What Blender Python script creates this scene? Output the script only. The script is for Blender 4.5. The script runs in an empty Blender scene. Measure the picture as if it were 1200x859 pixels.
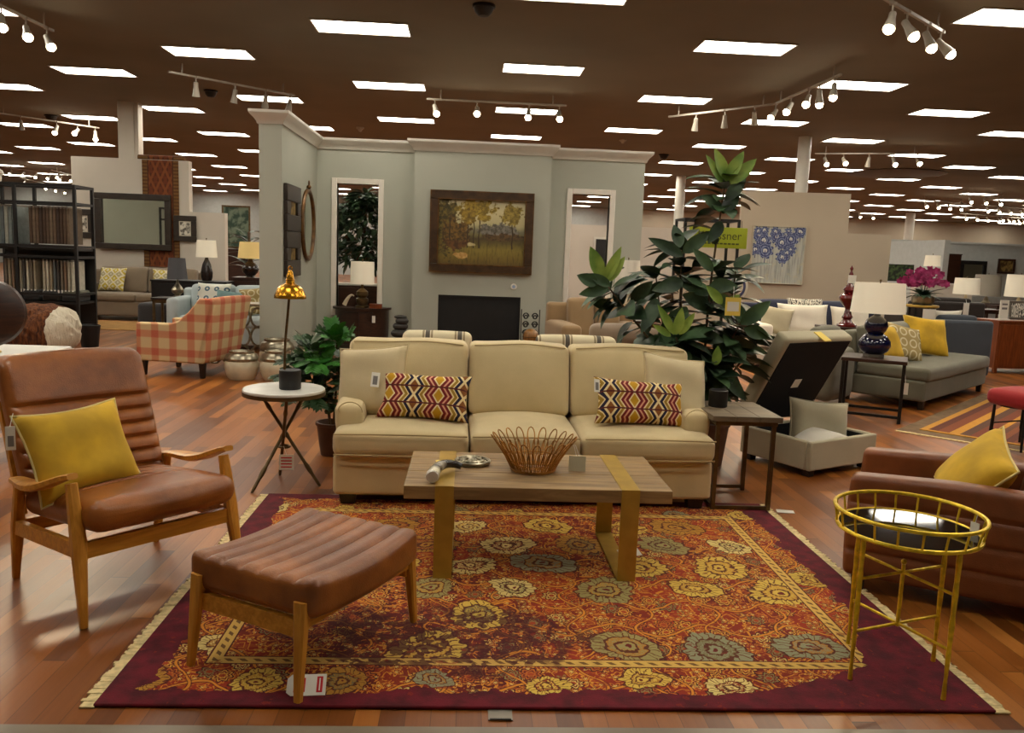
import bpy, bmesh, math, random
from mathutils import Vector, Matrix, Euler
PI=math.pi
rad=math.radians
random.seed(7)
SC=bpy.context.scene
COL=SC.collection
# ------------------------------------------------------------------ colour helpers
def lin(v):
    v/=255.0
    return v/12.92 if v<=0.04045 else ((v+0.055)/1.055)**2.4
def rgb(r,g,b,k=1.0): return (min(1,lin(r)*k),min(1,lin(g)*k),min(1,lin(b)*k),1.0)
# ------------------------------------------------------------------ node helper
class V:
    """a float socket with arithmetic"""
    def __init__(s,nt,sock): s.nt=nt; s.s=sock
    def _m(s,op,*a):
        n=s.nt.nodes.new('ShaderNodeMath'); n.operation=op
        for i,x in enumerate((s,)+a):
            if isinstance(x,V): s.nt.links.new(x.s,n.inputs[i])
            else: n.inputs[i].default_value=float(x)
        return V(s.nt,n.outputs[0])
    def __add__(s,o): return s._m('ADD',o)
    def __sub__(s,o): return s._m('SUBTRACT',o)
    def __mul__(s,o): return s._m('MULTIPLY',o)
    def __truediv__(s,o): return s._m('DIVIDE',o)
    def lt(s,o): return s._m('LESS_THAN',o)
    def gt(s,o): return s._m('GREATER_THAN',o)
    def abs(s): return s._m('ABSOLUTE')
    def sin(s): return s._m('SINE')
    def cos(s): return s._m('COSINE')
    def frac(s): return s._m('FRACT')
    def floor(s): return s._m('FLOOR')
    def sqrt(s): return s._m('SQRT')
    def pp(s,p): return s._m('PINGPONG',p)
    def mod(s,p): return s._m('FLOORED_MODULO',p)
    def min(s,o): return s._m('MINIMUM',o)
    def max(s,o): return s._m('MAXIMUM',o)
    def atan2(s,o): return s._m('ARCTAN2',o)
    def inv(s):
        n=s.nt.nodes.new('ShaderNodeMath'); n.operation='SUBTRACT'; n.inputs[0].default_value=1
        s.nt.links.new(s.s,n.inputs[1]); return V(s.nt,n.outputs[0])
    def ramp(s,a,b):
        n=s.nt.nodes.new('ShaderNodeMapRange'); n.interpolation_type='SMOOTHSTEP'
        s.nt.links.new(s.s,n.inputs[0]); n.inputs[1].default_value=a; n.inputs[2].default_value=b
        return V(s.nt,n.outputs[0])
class MatB:
    def __init__(s,name,rough=.5,metal=0.0,**kw):
        m=bpy.data.materials.new(name); m.use_nodes=True
        s.m=m; s.nt=m.node_tree; s.b=s.nt.nodes['Principled BSDF']
        s.b.inputs['Roughness'].default_value=rough; s.b.inputs['Metallic'].default_value=metal
        for k,v in kw.items(): s.b.inputs[k].default_value=v
        s.tc=s.nt.nodes.new('ShaderNodeTexCoord'); s._xyz=None
    def xyz(s):
        if not s._xyz:
            n=s.nt.nodes.new('ShaderNodeSeparateXYZ'); s.nt.links.new(s.tc.outputs['Object'],n.inputs[0])
            s._xyz=[V(s.nt,o) for o in n.outputs]
        return s._xyz
    def comb(s,x,y,z=0.0):
        n=s.nt.nodes.new('ShaderNodeCombineXYZ')
        for i,a in enumerate((x,y,z)):
            if isinstance(a,V): s.nt.links.new(a.s,n.inputs[i])
            else: n.inputs[i].default_value=float(a)
        return n.outputs[0]
    def noise(s,scale,detail=2,vec=None,rough=.5,dist=0):
        n=s.nt.nodes.new('ShaderNodeTexNoise'); n.inputs['Scale'].default_value=scale
        n.inputs['Detail'].default_value=detail; n.inputs['Roughness'].default_value=rough; n.inputs['Distortion'].default_value=dist
        s.nt.links.new(vec or s.tc.outputs['Object'],n.inputs['Vector'])
        return V(s.nt,n.outputs[0])
    def white(s,x,y,z=0.0):
        n=s.nt.nodes.new('ShaderNodeTexWhiteNoise'); n.noise_dimensions='3D'
        s.nt.links.new(s.comb(x,y,z),n.inputs[0]); return V(s.nt,n.outputs[0])
    def voro(s,scale,vec=None,feat='F1',rnd=1.0):
        n=s.nt.nodes.new('ShaderNodeTexVoronoi'); n.feature=feat; n.inputs['Scale'].default_value=scale
        n.inputs['Randomness'].default_value=rnd
        s.nt.links.new(vec or s.tc.outputs['Object'],n.inputs['Vector'])
        d=V(s.nt,n.outputs['Distance'])
        return d,(n.outputs['Color'] if feat=='F1' else None)
    def mix(s,f,a,b,mode='MIX'):
        n=s.nt.nodes.new('ShaderNodeMix'); n.data_type='RGBA'; n.blend_type=mode
        if isinstance(f,V): s.nt.links.new(f.s,n.inputs[0])
        else: n.inputs[0].default_value=f
        for i,c in ((6,a),(7,b)):
            if isinstance(c,(tuple,list)): n.inputs[i].default_value=c
            else: s.nt.links.new(c,n.inputs[i])
        return n.outputs[2]
    def cramp(s,f,stops,const=False):
        n=s.nt.nodes.new('ShaderNodeValToRGB'); r=n.color_ramp
        if const: r.interpolation='CONSTANT'
        while len(r.elements)<len(stops): r.elements.new(.5)
        for e,(p,c) in zip(r.elements,stops): e.position=p
        for e,(p,c) in zip(r.elements,stops): e.position=p; e.color=c
        s.nt.links.new(f.s,n.inputs[0]); return n.outputs[0]
    def color(s,c):
        if isinstance(c,(tuple,list)): s.b.inputs['Base Color'].default_value=c
        else: s.nt.links.new(c,s.b.inputs['Base Color'])
        return s
    def rough(s,v): s.nt.links.new(v.s,s.b.inputs['Roughness']); return s
    def bump(s,h,strength=.3,dist=.01):
        n=s.nt.nodes.new('ShaderNodeBump'); n.inputs['Strength'].default_value=strength; n.inputs['Distance'].default_value=dist
        s.nt.links.new(h.s,n.inputs['Height']); s.nt.links.new(n.outputs[0],s.b.inputs['Normal']); return s
    def emit(s,c,st): s.b.inputs['Emission Color'].default_value=c; s.b.inputs['Emission Strength'].default_value=st; return s
def pm(name,c,rough=.5,metal=0.0,var=.18,scale=8,bump=0,bscale=60,bdist=.004,**kw):
    """plain material: mottled colour, optional grain bump"""
    m=MatB(name,rough,metal,**kw)
    n=m.noise(scale,3).ramp(.3,.7)
    d=tuple(x*(1-var) for x in c[:3])+(1,); e=tuple(min(1,x*(1+var)) for x in c[:3])+(1,)
    m.color(m.mix(n,d,e))
    if bump: m.bump(m.noise(bscale,2),bump,bdist)
    return m.m
def woodm(name,c1,c2,rough=.4,axis=0,scale=3.0,stretch=14,bump=.1):
    """grain running along the object's own axis 0,1,2"""
    m=MatB(name,rough); x=m.xyz()
    v=[a*stretch for a in x]; v[axis]=x[axis]*1.2
    n=m.noise(scale,4,m.comb(*v),.6,.6)
    m.color(m.mix(n.ramp(.3,.72),c1,c2)); m.bump(n,bump,.003); return m.m
# ------------------------------------------------------------------ mesh builder
class MB:
    def __init__(s,M=None): s.bm=bmesh.new(); s.M=M or Matrix()
    def at(s,M): s.M=M; return s
    def v(s,p): return s.bm.verts.new(s.M@Vector(p))
    def f(s,vs):
        try: return s.bm.faces.new(vs)
        except ValueError: return None
    def box(s,x0,x1,y0,y1,z0,z1,tx=0,ty=0,dx=0,dy=0):
        """box; top shrunk by tx,ty each side and shifted by dx,dy"""
        a=[s.v(p) for p in ((x0,y0,z0),(x1,y0,z0),(x1,y1,z0),(x0,y1,z0))]
        b=[s.v(p) for p in ((x0+tx+dx,y0+ty+dy,z1),(x1-tx+dx,y0+ty+dy,z1),(x1-tx+dx,y1-ty+dy,z1),(x0+tx+dx,y1-ty+dy,z1))]
        s.f(a[::-1]); s.f(b)
        for i in range(4): s.f((a[i],a[(i+1)%4],b[(i+1)%4],b[i]))
        return s
    def grid(s,fn,nu,nv,cu=False,cv=False):
        R=[[s.v(fn(i/(nu if cu else nu),j/(nv if cv else nv))) for j in range(nv if cv else nv+1)] for i in range(nu if cu else nu+1)]
        A=len(R); B=len(R[0])
        for i in range(A if cu else A-1):
            for j in range(B if cv else B-1):
                s.f((R[i][j],R[(i+1)%A][j],R[(i+1)%A][(j+1)%B],R[i][(j+1)%B]))
        return R
    def tube(s,pts,r,n=8,closed=False,flat=1.0):
        pts=[Vector(p) for p in pts]; N=len(pts)
        rs=r if isinstance(r,(list,tuple)) else [r]*N
        rings=[]; up=None
        for i,p in enumerate(pts):
            if closed: t=pts[(i+1)%N]-pts[i-1]
            else: t=(pts[min(i+1,N-1)]-pts[max(i-1,0)])
            if t.length<1e-9: t=Vector((0,0,1))
            t.normalize()
            if up is None:
                up=Vector((0,0,1)) if abs(t.z)<.9 else Vector((1,0,0))
            a=up-t*up.dot(t)
            if a.length<1e-6: a=t.orthogonal()
            a.normalize(); up=a; b=t.cross(a)
            rings.append([s.v(p+(a*math.cos(2*PI*k/n)*flat+b*math.sin(2*PI*k/n))*rs[i]) for k in range(n)])
        for i in range(N if closed else N-1):
            A=rings[i]; B=rings[(i+1)%N]
            for k in range(n): s.f((A[k],A[(k+1)%n],B[(k+1)%n],B[k]))
        if not closed: s.f(rings[0][::-1]); s.f(rings[-1])
        return s
    def bar(s,a,b,w,h,w2=None,h2=None,up=(0,0,1)):
        """square bar from a to b, sections w x h"""
        a=Vector(a); b=Vector(b); t=(b-a).normalized(); u=Vector(up)
        x=t.cross(u)
        if x.length<1e-4: x=t.cross(Vector((0,1,0)))
        x.normalize(); y=x.cross(t).normalized()
        w2=w2 or w; h2=h2 or h
        A=[s.v(a+x*i*w/2+y*j*h/2) for i,j in((-1,-1),(1,-1),(1,1),(-1,1))]
        B=[s.v(b+x*i*w2/2+y*j*h2/2) for i,j in((-1,-1),(1,-1),(1,1),(-1,1))]
        s.f(A[::-1]); s.f(B)
        for i in range(4): s.f((A[i],A[(i+1)%4],B[(i+1)%4],B[i]))
        return s
    def path(s,pts,w,h,up=(0,0,1)):
        """rectangular section swept along pts; w,h numbers or lists"""
        pts=[Vector(p) for p in pts]; N=len(pts)
        ws=w if isinstance(w,list) else [w]*N; hs=h if isinstance(h,list) else [h]*N
        R=[]
        for i,p in enumerate(pts):
            t=(pts[min(i+1,N-1)]-pts[max(i-1,0)]).normalized(); x=t.cross(Vector(up)).normalized(); y=x.cross(t)
            q=[]
            for a,b in((-1,-.6),(-.6,-1),(.6,-1),(1,-.6),(1,.6),(.6,1),(-.6,1),(-1,.6)): q.append(s.v(p+x*a*ws[i]/2+y*b*hs[i]/2))
            R.append(q)
        for i in range(N-1):
            for k in range(8): s.f((R[i][k],R[i][(k+1)%8],R[i+1][(k+1)%8],R[i+1][k]))
        s.f(R[0][::-1]); s.f(R[-1]); return s
    def lathe(s,prof,n=24,sx=1.0,sy=1.0,c=(0,0,0),lobes=0,la=0):
        R=[]
        for r,z in prof:
            R.append([s.v((c[0]+r*sx*math.cos(2*PI*k/n)*(1+la*math.cos(lobes*2*PI*k/n)),c[1]+r*sy*math.sin(2*PI*k/n)*(1+la*math.cos(lobes*2*PI*k/n)),c[2]+z)) for k in range(n)])
        for i in range(len(R)-1):
            for k in range(n): s.f((R[i][k],R[i][(k+1)%n],R[i+1][(k+1)%n],R[i+1][k]))
        if prof[0][0]>1e-5: s.f(R[0][::-1])
        if prof[-1][0]>1e-5: s.f(R[-1])
        return s
    def ball(s,c,r,sx=1,sy=1,sz=1,n=14):
        m=max(5,n//2)
        return s.lathe([(max(1e-6,r*math.sin(PI*i/m)),-r*sz*math.cos(PI*i/m)) for i in range(m+1)],n,sx,sy,c)
    def prism(s,poly,d0,d1,ax='z'):
        """extrude a 2d polygon; ax = axis of extrusion (x: poly is y,z ; y: poly is x,z ; z: x,y)"""
        def P(a,b,d): return {'z':(a,b,d),'y':(a,d,b),'x':(d,a,b)}[ax]
        A=[s.v(P(a,b,d0)) for a,b in poly]; B=[s.v(P(a,b,d1)) for a,b in poly]
        s.f(A[::-1]); s.f(B); N=len(poly)
        for i in range(N): s.f((A[i],A[(i+1)%N],B[(i+1)%N],B[i]))
        return s
    def rbox(s,x0,x1,y0,y1,z0,z1,r=.03,n=6,bulge=(0,0,0),fn=None,nx=None,ny=None,nz=None):
        """rounded, crowned box (cushions, upholstery)"""
        c=((x0+x1)/2,(y0+y1)/2,(z0+z1)/2); h=((x1-x0)/2,(y1-y0)/2,(z1-z0)/2)
        ax=[]
        for a in range(3):
            rr=min(r,h[a]*.999); k=(nx,ny,nz)[a] or n
            L=[-h[a],-h[a]+rr*.3,-h[a]+rr*.65]+[-h[a]+rr+(2*h[a]-2*rr)*i/k for i in range(k+1)]+[h[a]-rr*.65,h[a]-rr*.3,h[a]]
            ax.append(L)
        N=[len(a)-1 for a in ax]; cache={}
        def vert(i,j,k):
            key=(i,j,k)
            if key in cache: return cache[key]
            p=[ax[0][i],ax[1][j],ax[2][k]]
            q=[max(-(h[a]-min(r,h[a]*.999)),min(h[a]-min(r,h[a]*.999),p[a])) for a in range(3)]
            d=Vector([p[a]-q[a] for a in range(3)])
            if d.length>1e-9:
                dn=d.normalized(); p=[q[a]+dn[a]*min(r,h[a]*.999) for a in range(3)]
            u=[p[a]/h[a] for a in range(3)]
            o=[p[0]+u[0]*bulge[0]*(1-u[1]**2)*(1-u[2]**2),p[1]+u[1]*bulge[1]*(1-u[0]**2)*(1-u[2]**2),p[2]+u[2]*bulge[2]*(1-u[0]**2)*(1-u[1]**2)]
            o=[o[a]+c[a] for a in range(3)]
            if fn: o=fn(o,u)
            cache[key]=s.v(o); return cache[key]
        for a in range(3):
            b,d=(a+1)%3,(a+2)%3
            for side in (0,N[a]):
                for i in range(N[b]):
                    for j in range(N[d]):
                        q=[]
                        for di,dj in((0,0),(1,0),(1,1),(0,1)):
                            idx=[0,0,0]; idx[a]=side; idx[b]=i+di; idx[d]=j+dj; q.append(vert(*idx))
                        s.f(q if side else q[::-1])
        return s
    def pillow(s,w,h,t,n=16,pinch=.07,seed=0):
        """throw pillow standing in the xz plane, bottom at z=0, thickness along y"""
        rnd=random.Random(seed); ph=[rnd.uniform(0,6.28) for _ in range(6)]
        def P(u,v,sg):
            a=2*u-1; b=2*v-1
            x=a*w/2*(1-pinch*(1-b*b)*abs(a)**2); z=h/2+b*h/2*(1-pinch*1.2*(1-a*a)*abs(b)**2)
            th=max(0,(1-a**4))**.55*max(0,(1-b**4))**.55
            th*=1+.06*math.sin(5*a+ph[0])+.05*math.sin(6*b+ph[1]+2*a)
            return (x,sg*t/2*th,z)
        A={}
        for sg in(-1,1):
            for i in range(n+1):
                for j in range(n+1):
                    e=i in(0,n) or j in(0,n)
                    k=(i,j,0 if e else sg)
                    if k not in A: A[k]=s.v(P(i/n,j/n,sg))
        for sg in(-1,1):
            for i in range(n):
                for j in range(n):
                    q=[]
                    for di,dj in((0,0),(1,0),(1,1),(0,1)):
                        a,b=i+di,j+dj; e=a in(0,n) or b in(0,n); q.append(A[(a,b,0 if e else sg)])
                    s.f(q if sg<0 else q[::-1])
        return s
    def pillow_edge(s,w,h,r,pinch=.07,n=10):
        pts=[]
        for k in range(4):
            for i in range(n):
                t=-1+2*i/n
                a,b=((t,-1),(1,t),(-t,1),(-1,-t))[k]
                pts.append((a*w/2*(1-pinch*(1-b*b)*abs(a)**2),0,h/2+b*h/2*(1-pinch*1.2*(1-a*a)*abs(b)**2)))
        return s.tube(pts,r,6,True)
    def leaf(s,base,d,up,L,W,droop=.35,fold=.18,n=6,tipw=1.0):
        """a folded, drooping leaf blade"""
        base=Vector(base); d=Vector(d).normalized(); up=Vector(up); sd=d.cross(up)
        if sd.length<1e-4: sd=d.orthogonal()
        sd.normalize(); up=sd.cross(d).normalized(); prev=None
        for i in range(n+1):
            t=i/n; w=W/2*math.sin(PI*min(1,t**.8*.97+.03))**.8 if i<n else 0.0006
            c=base+d*(L*t*(1-.12*droop*t))+up*(-droop*L*t*t*.6)
            row=[s.v(c-sd*w+up*fold*w*1.4),s.v(c),s.v(c+sd*w+up*fold*w*1.4)]
            if prev:
                s.f((prev[0],prev[1],row[1],row[0])); s.f((prev[1],prev[2],row[2],row[1]))
            prev=row
        return s
    def build(s,name,mat,parent=None,sharp=35,label=None,bevel=0,recalc=True):
        me=bpy.data.meshes.new(name)
        if recalc: bmesh.ops.recalc_face_normals(s.bm,faces=s.bm.faces)
        for f in s.bm.faces: f.smooth=True
        s.bm.to_mesh(me); s.bm.free()
        me.set_sharp_from_angle(angle=rad(sharp))
        o=bpy.data.objects.new(name,me); COL.objects.link(o)
        for m in (mat if isinstance(mat,(list,tuple)) else [mat]): me.materials.append(m)
        if parent: o.parent=parent
        if label: o['label']=label
        if bevel:
            b=o.modifiers.new('bevel','BEVEL'); b.width=bevel; b.segments=2; b.limit_method='ANGLE'; b.angle_limit=rad(50)
        return o
def MX(loc=(0,0,0),rx=0,ry=0,rz=0,sc=1):
    return Matrix.Translation(loc)@Euler((rad(rx),rad(ry),rad(rz))).to_matrix().to_4x4()@Matrix.Scale(sc,4)
def thing(name,label,cat,loc=(0,0,0),rz=0,group=None,rx=0,ry=0):
    o=bpy.data.objects.new(name,None); COL.objects.link(o); o.empty_display_size=.1
    o.location=loc; o.rotation_euler=(rad(rx),rad(ry),rad(rz)); return tag(o,label,cat,group)
def tag(o,label,cat,group=None):
    o['label']=label; o['category']=cat
    if group: o['group']=group
    return o
def struct(o): o['kind']='structure'; return o
def dup(root,loc,rz=0,label=None,group=None,rx=0,ry=0):
    r=root.copy(); COL.objects.link(r); r.location=loc; r.rotation_euler=(rad(rx),rad(ry),rad(rz))
    if label: r['label']=label
    if group: r['group']=group
    for ch in list(root.children):
        c=ch.copy(); COL.objects.link(c); c.parent=r
        for g in list(ch.children):
            d=g.copy(); COL.objects.link(d); d.parent=c
    return r
# ------------------------------------------------------------------ materials
M={}
def floor_mat():
    m=MatB('wood_floor',.3); x,y,z=m.xyz()
    w=.083; i=(x/w).floor(); off=m.white(i,3.0)*1.3
    j=((y+off)/1.1).floor(); r=m.white(i,j,1.0); r2=m.white(i,j,9.0)
    g=m.noise(1,4,m.comb(x*60,y*2.2,r*40),.6,.5)
    c=m.cramp(r*.72+g*.28,[(0,rgb(82,42,15)),(.35,rgb(118,65,23)),(.65,rgb(148,86,32)),(1,rgb(180,116,50))])
    e=((x/w).frac()-.5).abs().gt(.485).max((((y+off)/1.1).frac()-.5).abs().gt(.4975))
    c=m.mix(e*.55,c,rgb(30,14,8))
    m.color(c); m.rough((m.noise(1.3,3)*.16+.25)+r2*.05); m.bump(e.inv()*.6+g*.12,.08,.004)
    m.b.inputs['Specular IOR Level'].default_value=.45
    return m.m
M['floor']=floor_mat()
def aisle_mat():
    m=MatB('aisle_tile',.35); x,y,z=m.xyz()
    n=m.noise(2.5,4).ramp(.3,.7); m.color(m.mix(n,rgb(118,106,90),rgb(140,126,106))); return m.m
M['aisle']=aisle_mat()
M['ceiling']=pm('ceiling_paint',rgb(116,109,95),.9,var=.08,scale=.6,bump=.25,bscale=90)
M['wall']=pm('grey_green_wall_paint',rgb(172,174,160),.8,var=.03,scale=1.2,bump=.06,bscale=120)
M['wall_beige']=pm('beige_wall_paint',rgb(186,172,150),.8,var=.03,scale=1.2,bump=.06,bscale=120)
M['wall_white']=pm('pale_wall_paint',rgb(200,192,178),.8,var=.03,scale=1.2)
M['wall_far']=pm('far_wall_paint',rgb(176,180,176),.8,var=.04)
M['trim']=pm('white_trim_paint',rgb(206,202,190),.5,var=.02)
M['casing']=pm('white_casing_paint',rgb(228,222,210),.45,var=.02)
M['black']=pm('black_paint',rgb(16,15,15),.5,var=.2)
M['fire']=pm('soot_black',rgb(9,8,8),.7,var=.3)
M['iron']=pm('dark_iron',rgb(34,31,29),.45,.6,var=.2)
M['blackfab']=pm('black_cambric',rgb(15,15,17),.95,var=.15,bump=.1,bscale=300)
def leather(name,a,b,rough=.36):
    m=MatB(name,rough); n=m.noise(3.2,4,None,.6).ramp(.3,.72)
    w=m.noise(14,3).ramp(.45,.75)
    c=m.mix(n,a,b); m.color(m.mix(w*.25,c,tuple(v*.6 for v in a[:3])+(1,)))
    d,_=m.voro(170); m.bump(d*.5+m.noise(9,3)*1.5,.22,.004); m.rough(m.noise(5,2)*.2+rough-.1); return m.m
M['leather']=leather('cognac_leather',rgb(118,64,24),rgb(166,98,40))
M['leather_dark']=leather('brown_leather',rgb(104,56,26),rgb(136,76,38),.45)
M['oak']=woodm('golden_oak',rgb(184,120,32),rgb(216,152,56),.4,2)
M['oak_x']=woodm('golden_oak_rail',rgb(184,120,32),rgb(216,152,56),.4,0)
M['mustard']=pm('mustard_velvet',rgb(200,158,30),.85,var=.22,scale=5,bump=.15,bscale=40,**{'Sheen Weight':.5,'Sheen Tint':rgb(240,210,110)})
M['mustard_pipe']=pm('cream_piping',rgb(206,186,120),.8,var=.1)
def linen(name,c,v=.1,k=230):
    m=MatB(name,.92); n=m.noise(4,3).ramp(.3,.7); f=m.noise(k,1)
    d=tuple(x*(1-v) for x in c[:3])+(1,); e=tuple(min(1,x*(1+v)) for x in c[:3])+(1,)
    m.color(m.mix(n*.6+f*.4,d,e)); m.bump(f+m.noise(6,2)*.8,.25,.003)
    m.b.inputs['Sheen Weight'].default_value=.2; return m.m
M['cream']=linen('cream_linen',rgb(202,182,138))
M['cream_pipe']=linen('cream_welt',rgb(176,154,108))
M['beige_pillow']=linen('beige_linen',rgb(204,186,146))
M['greige']=linen('greige_linen',rgb(178,168,140))
M['taupe']=linen('taupe_fabric',rgb(128,112,92))
M['tan']=linen('tan_fabric',rgb(150,122,86))
M['throw']=linen('mushroom_throw',rgb(134,116,98))
M['sage']=linen('grey_green_fabric',rgb(104,101,84))
M['navy']=linen('navy_fabric',rgb(34,38,62))
M['slate']=linen('slate_blue_fabric',rgb(66,72,80))
M['charcoal']=linen('charcoal_fabric',rgb(52,50,50))
M['white_fab']=linen('white_fabric',rgb(220,212,196))
M['ice']=linen('pale_blue_fabric',rgb(178,190,192))
M['brownfab']=linen('dark_brown_fabric',rgb(36,26,20))
M['redfab']=linen('red_fabric',rgb(146,10,16))
M['marble']=pm('white_marble',rgb(226,224,216),.25,var=.05,scale=5)
M['walnut']=woodm('dark_walnut',rgb(38,20,12),rgb(62,34,20),.35,0)
M['darkleg']=woodm('espresso_wood',rgb(22,13,9),rgb(38,24,16),.4,2)
M['cherry']=woodm('cherry_wood',rgb(104,48,20),rgb(140,72,32),.35,2)
M['greywood']=woodm('weathered_wood',rgb(120,92,56),rgb(164,132,86),.55,0,2.4,10,.2)
M['dustwood']=woodm('grey_brown_wood',rgb(92,78,60),rgb(126,108,84),.55,0,2.4,10,.2)
M['brass']=pm('brushed_brass',rgb(180,146,62),.42,.55,var=.1,scale=12)
M['brass_lamp']=pm('polished_brass',rgb(206,146,42),.25,.9,var=.15,scale=9)
M['bronze']=pm('aged_bronze',rgb(98,80,54),.4,.8,var=.25,scale=14)
M['gold']=pm('gold_leaf_iron',rgb(224,190,46),.36,.6,var=.22,scale=30,bump=.4,bscale=90)
M['rust']=pm('rust_brown_wire',rgb(158,108,42),.45,.5,var=.35,scale=12)
M['silver']=pm('antique_silver',rgb(150,142,122),.3,.85,var=.3,scale=16)
M['steel']=pm('brushed_steel',rgb(132,124,112),.4,.7,var=.1)
M['horncap']=pm('silver_cap',rgb(214,208,196),.3,.4,var=.08)
M['ceramic']=pm('cream_glazed_ceramic',rgb(196,184,156),.35,var=.1,scale=8)
M['cobalt']=pm('cobalt_glaze',rgb(10,14,50),.14,var=.25,scale=6,**{'Coat Weight':.6})
M['red_lac']=pm('oxblood_lacquer',rgb(92,16,18),.22,var=.2,**{'Coat Weight':.5})
M['darkcer']=pm('dark_brown_ceramic',rgb(36,26,22),.25,var=.25)
M['shade']=MatB('white_lampshade',.9).color(rgb(226,220,206)).m
M['shade_lit']=MatB('lit_lampshade',.9).color(rgb(230,222,200)).emit((1,.86,.62,1),.10).m
M['shade_yel']=MatB('parchment_lampshade',.9).color(rgb(204,172,98)).emit((1,.74,.34,1),.12).m
M['shade_grey']=MatB('grey_lampshade',.9).color(rgb(84,84,88)).m
M['paper']=pm('white_card',rgb(226,222,210),.7,var=.03)
M['ylw_card']=pm('yellow_card',rgb(232,204,92),.7,var=.06)
M['redink']=pm('red_ink',rgb(196,28,36),.7,var=.05)
M['grey_ink']=pm('grey_print',rgb(120,116,112),.7,var=.05)
M['bark']=pm('plant_bark',rgb(92,72,50),.8,var=.3,scale=20,bump=.4,bscale=50)
def leafm(name,a,b):
    m=MatB(name,.42); n=m.noise(7,3).ramp(.3,.7); m.color(m.mix(n,a,b)); m.b.inputs['Specular IOR Level'].default_value=.35; return m.m
M['leaf_dark']=leafm('dark_green_leaf',rgb(36,54,38),rgb(70,92,64))
M['leaf_mid']=leafm('green_leaf',rgb(42,66,40),rgb(70,94,60))
M['leaf_young']=leafm('young_green_leaf',rgb(86,118,42),rgb(140,160,70))
M['leaf_bright']=leafm('bright_green_leaf',rgb(36,92,30),rgb(70,130,48))
M['terracotta']=pm('brown_pot',rgb(82,50,30),.6,var=.2)
M['panel']=MatB('light_diffuser',.6).color((.8,.8,.8,1)).emit((1.0,.93,.80,1),9.0).m
def panelmat():
    m=MatB('prismatic_light_diffuser',.6); x,y,z=m.xyz()
    a=((x/.13).frac()-.5).abs().gt(.3)*(((y+.09)/.18).frac()-.5).abs().gt(.28)
    edge=(x.abs().gt(.52)*.5).max(y.abs().gt(.235)*.35)
    k=(a*.35).max(edge).inv()
    m.color((.8,.8,.8,1)); m.b.inputs['Emission Color'].default_value=(1.0,.93,.79,1)
    m.nt.links.new((k*11.0).s,m.b.inputs['Emission Strength']); return m.m
M['panel']=panelmat()
M['bulb']=MatB('spot_bulb',.5).color((.8,.8,.8,1)).emit((1,.84,.58,1),26.0).m
M['whitemetal']=pm('white_enamel',rgb(160,152,138),.45,var=.05)
M['mirror']=MatB('mirror_glass',.03,1.0).color(rgb(214,218,210)).m
M['smoke_glass']=MatB('dark_mirror_glass',.04,.0).color(rgb(16,14,13)).m
M['smoke_glass'].node_tree.nodes['Principled BSDF'].inputs['Specular IOR Level'].default_value=1.0
M['orchid']=pm('magenta_petal',rgb(150,36,92),.6,var=.3,scale=12)
M['sign']=pm('lime_sign',rgb(150,162,20),.6,var=.04)
M['sign_ink']=pm('dark_green_ink',rgb(70,74,16),.7)
M['frame_gold']=pm('antique_gold_frame',rgb(96,66,30),.4,.5,var=.35,scale=9,bump=.3,bscale=40)
M['frame_brown']=pm('carved_brown_frame',rgb(66,44,22),.4,.2,var=.3,scale=9,bump=.3,bscale=40)
M['frame_dark']=pm('dark_wood_frame',rgb(42,32,22),.45,var=.3,scale=9)
M['mat_board']=pm('cream_mat_board',rgb(196,188,168),.8,var=.05)
M['tanwood']=woodm('tan_wood',rgb(120,80,38),rgb(164,116,62),.35,2)
M['stone']=pm('dark_stone',rgb(44,40,36),.7,var=.3,scale=14,bump=.5,bscale=40)

# chevron cushion
def chevron(name,shift,flip):
    m=MatB(name,.9); x,y,z=m.xyz()
    zr=((z+.012)/.104); row=zr.floor(); v=((zr.frac()-.5).abs())*.104
    P=.15
    xs=x+shift+P*8
    d=(xs.pp(P)+v*.68)/.197
    W=rgb(242,218,164); O=rgb(206,154,22); Bz=rgb(140,82,26); R=rgb(122,18,24); Pk=rgb(226,158,128); Nv=rgb(24,18,52); Ol=rgb(168,132,40)
    c=m.cramp(d,[(0,O),(.14,W),(.19,R),(.285,Pk),(.345,R),(.435,W),(.49,Ol),(.585,W),(.625,Nv),(.72,W),(.80,Bz)],True)
    e=((zr.frac()-.5).abs()).gt(.455); c=m.mix(e,c,rgb(92,26,20))
    f=m.noise(180,1); c=m.mix(f*.18,c,rgb(60,40,20)); m.color(c); m.bump(f,.35,.004); return m.m
M['chev_a']=chevron('chevron_weave',-.09,0)
M['chev_b']=chevron('chevron_weave_right',.06,1)
def plaid():
    m=MatB('red_buffalo_check',.9); x,y,z=m.xyz()
    a=((((x+y*.97)/.22).frac()-.5).abs()-.5).abs().ramp(.26,.34); b=(((((z+.02)/.2).frac()-.5).abs()-.5).abs()).ramp(.26,.34)
    s=a*.5+b*.5
    n=m.noise(9,2)
    c=m.cramp(s+n*.08-.04,[(0,rgb(204,182,136)),(.5,rgb(190,122,86)),(1,rgb(180,62,42))])
    m.color(m.mix(m.noise(160,1)*.35,c,rgb(206,180,140))); return m.m
M['plaid']=plaid()
def stripes():
    m=MatB('cream_stripe_fabric',.9); x,y,z=m.xyz()
    t=((x+.5)/.285).frac()
    W=rgb(218,206,172); G=rgb(92,86,76); T=rgb(150,134,104)
    m.color(m.cramp(t,[(0,W),(.3,T),(.36,W),(.39,G),(.53,W),(.56,T),(.62,W)],True)); return m.m
M['stripe']=stripes()
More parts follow.
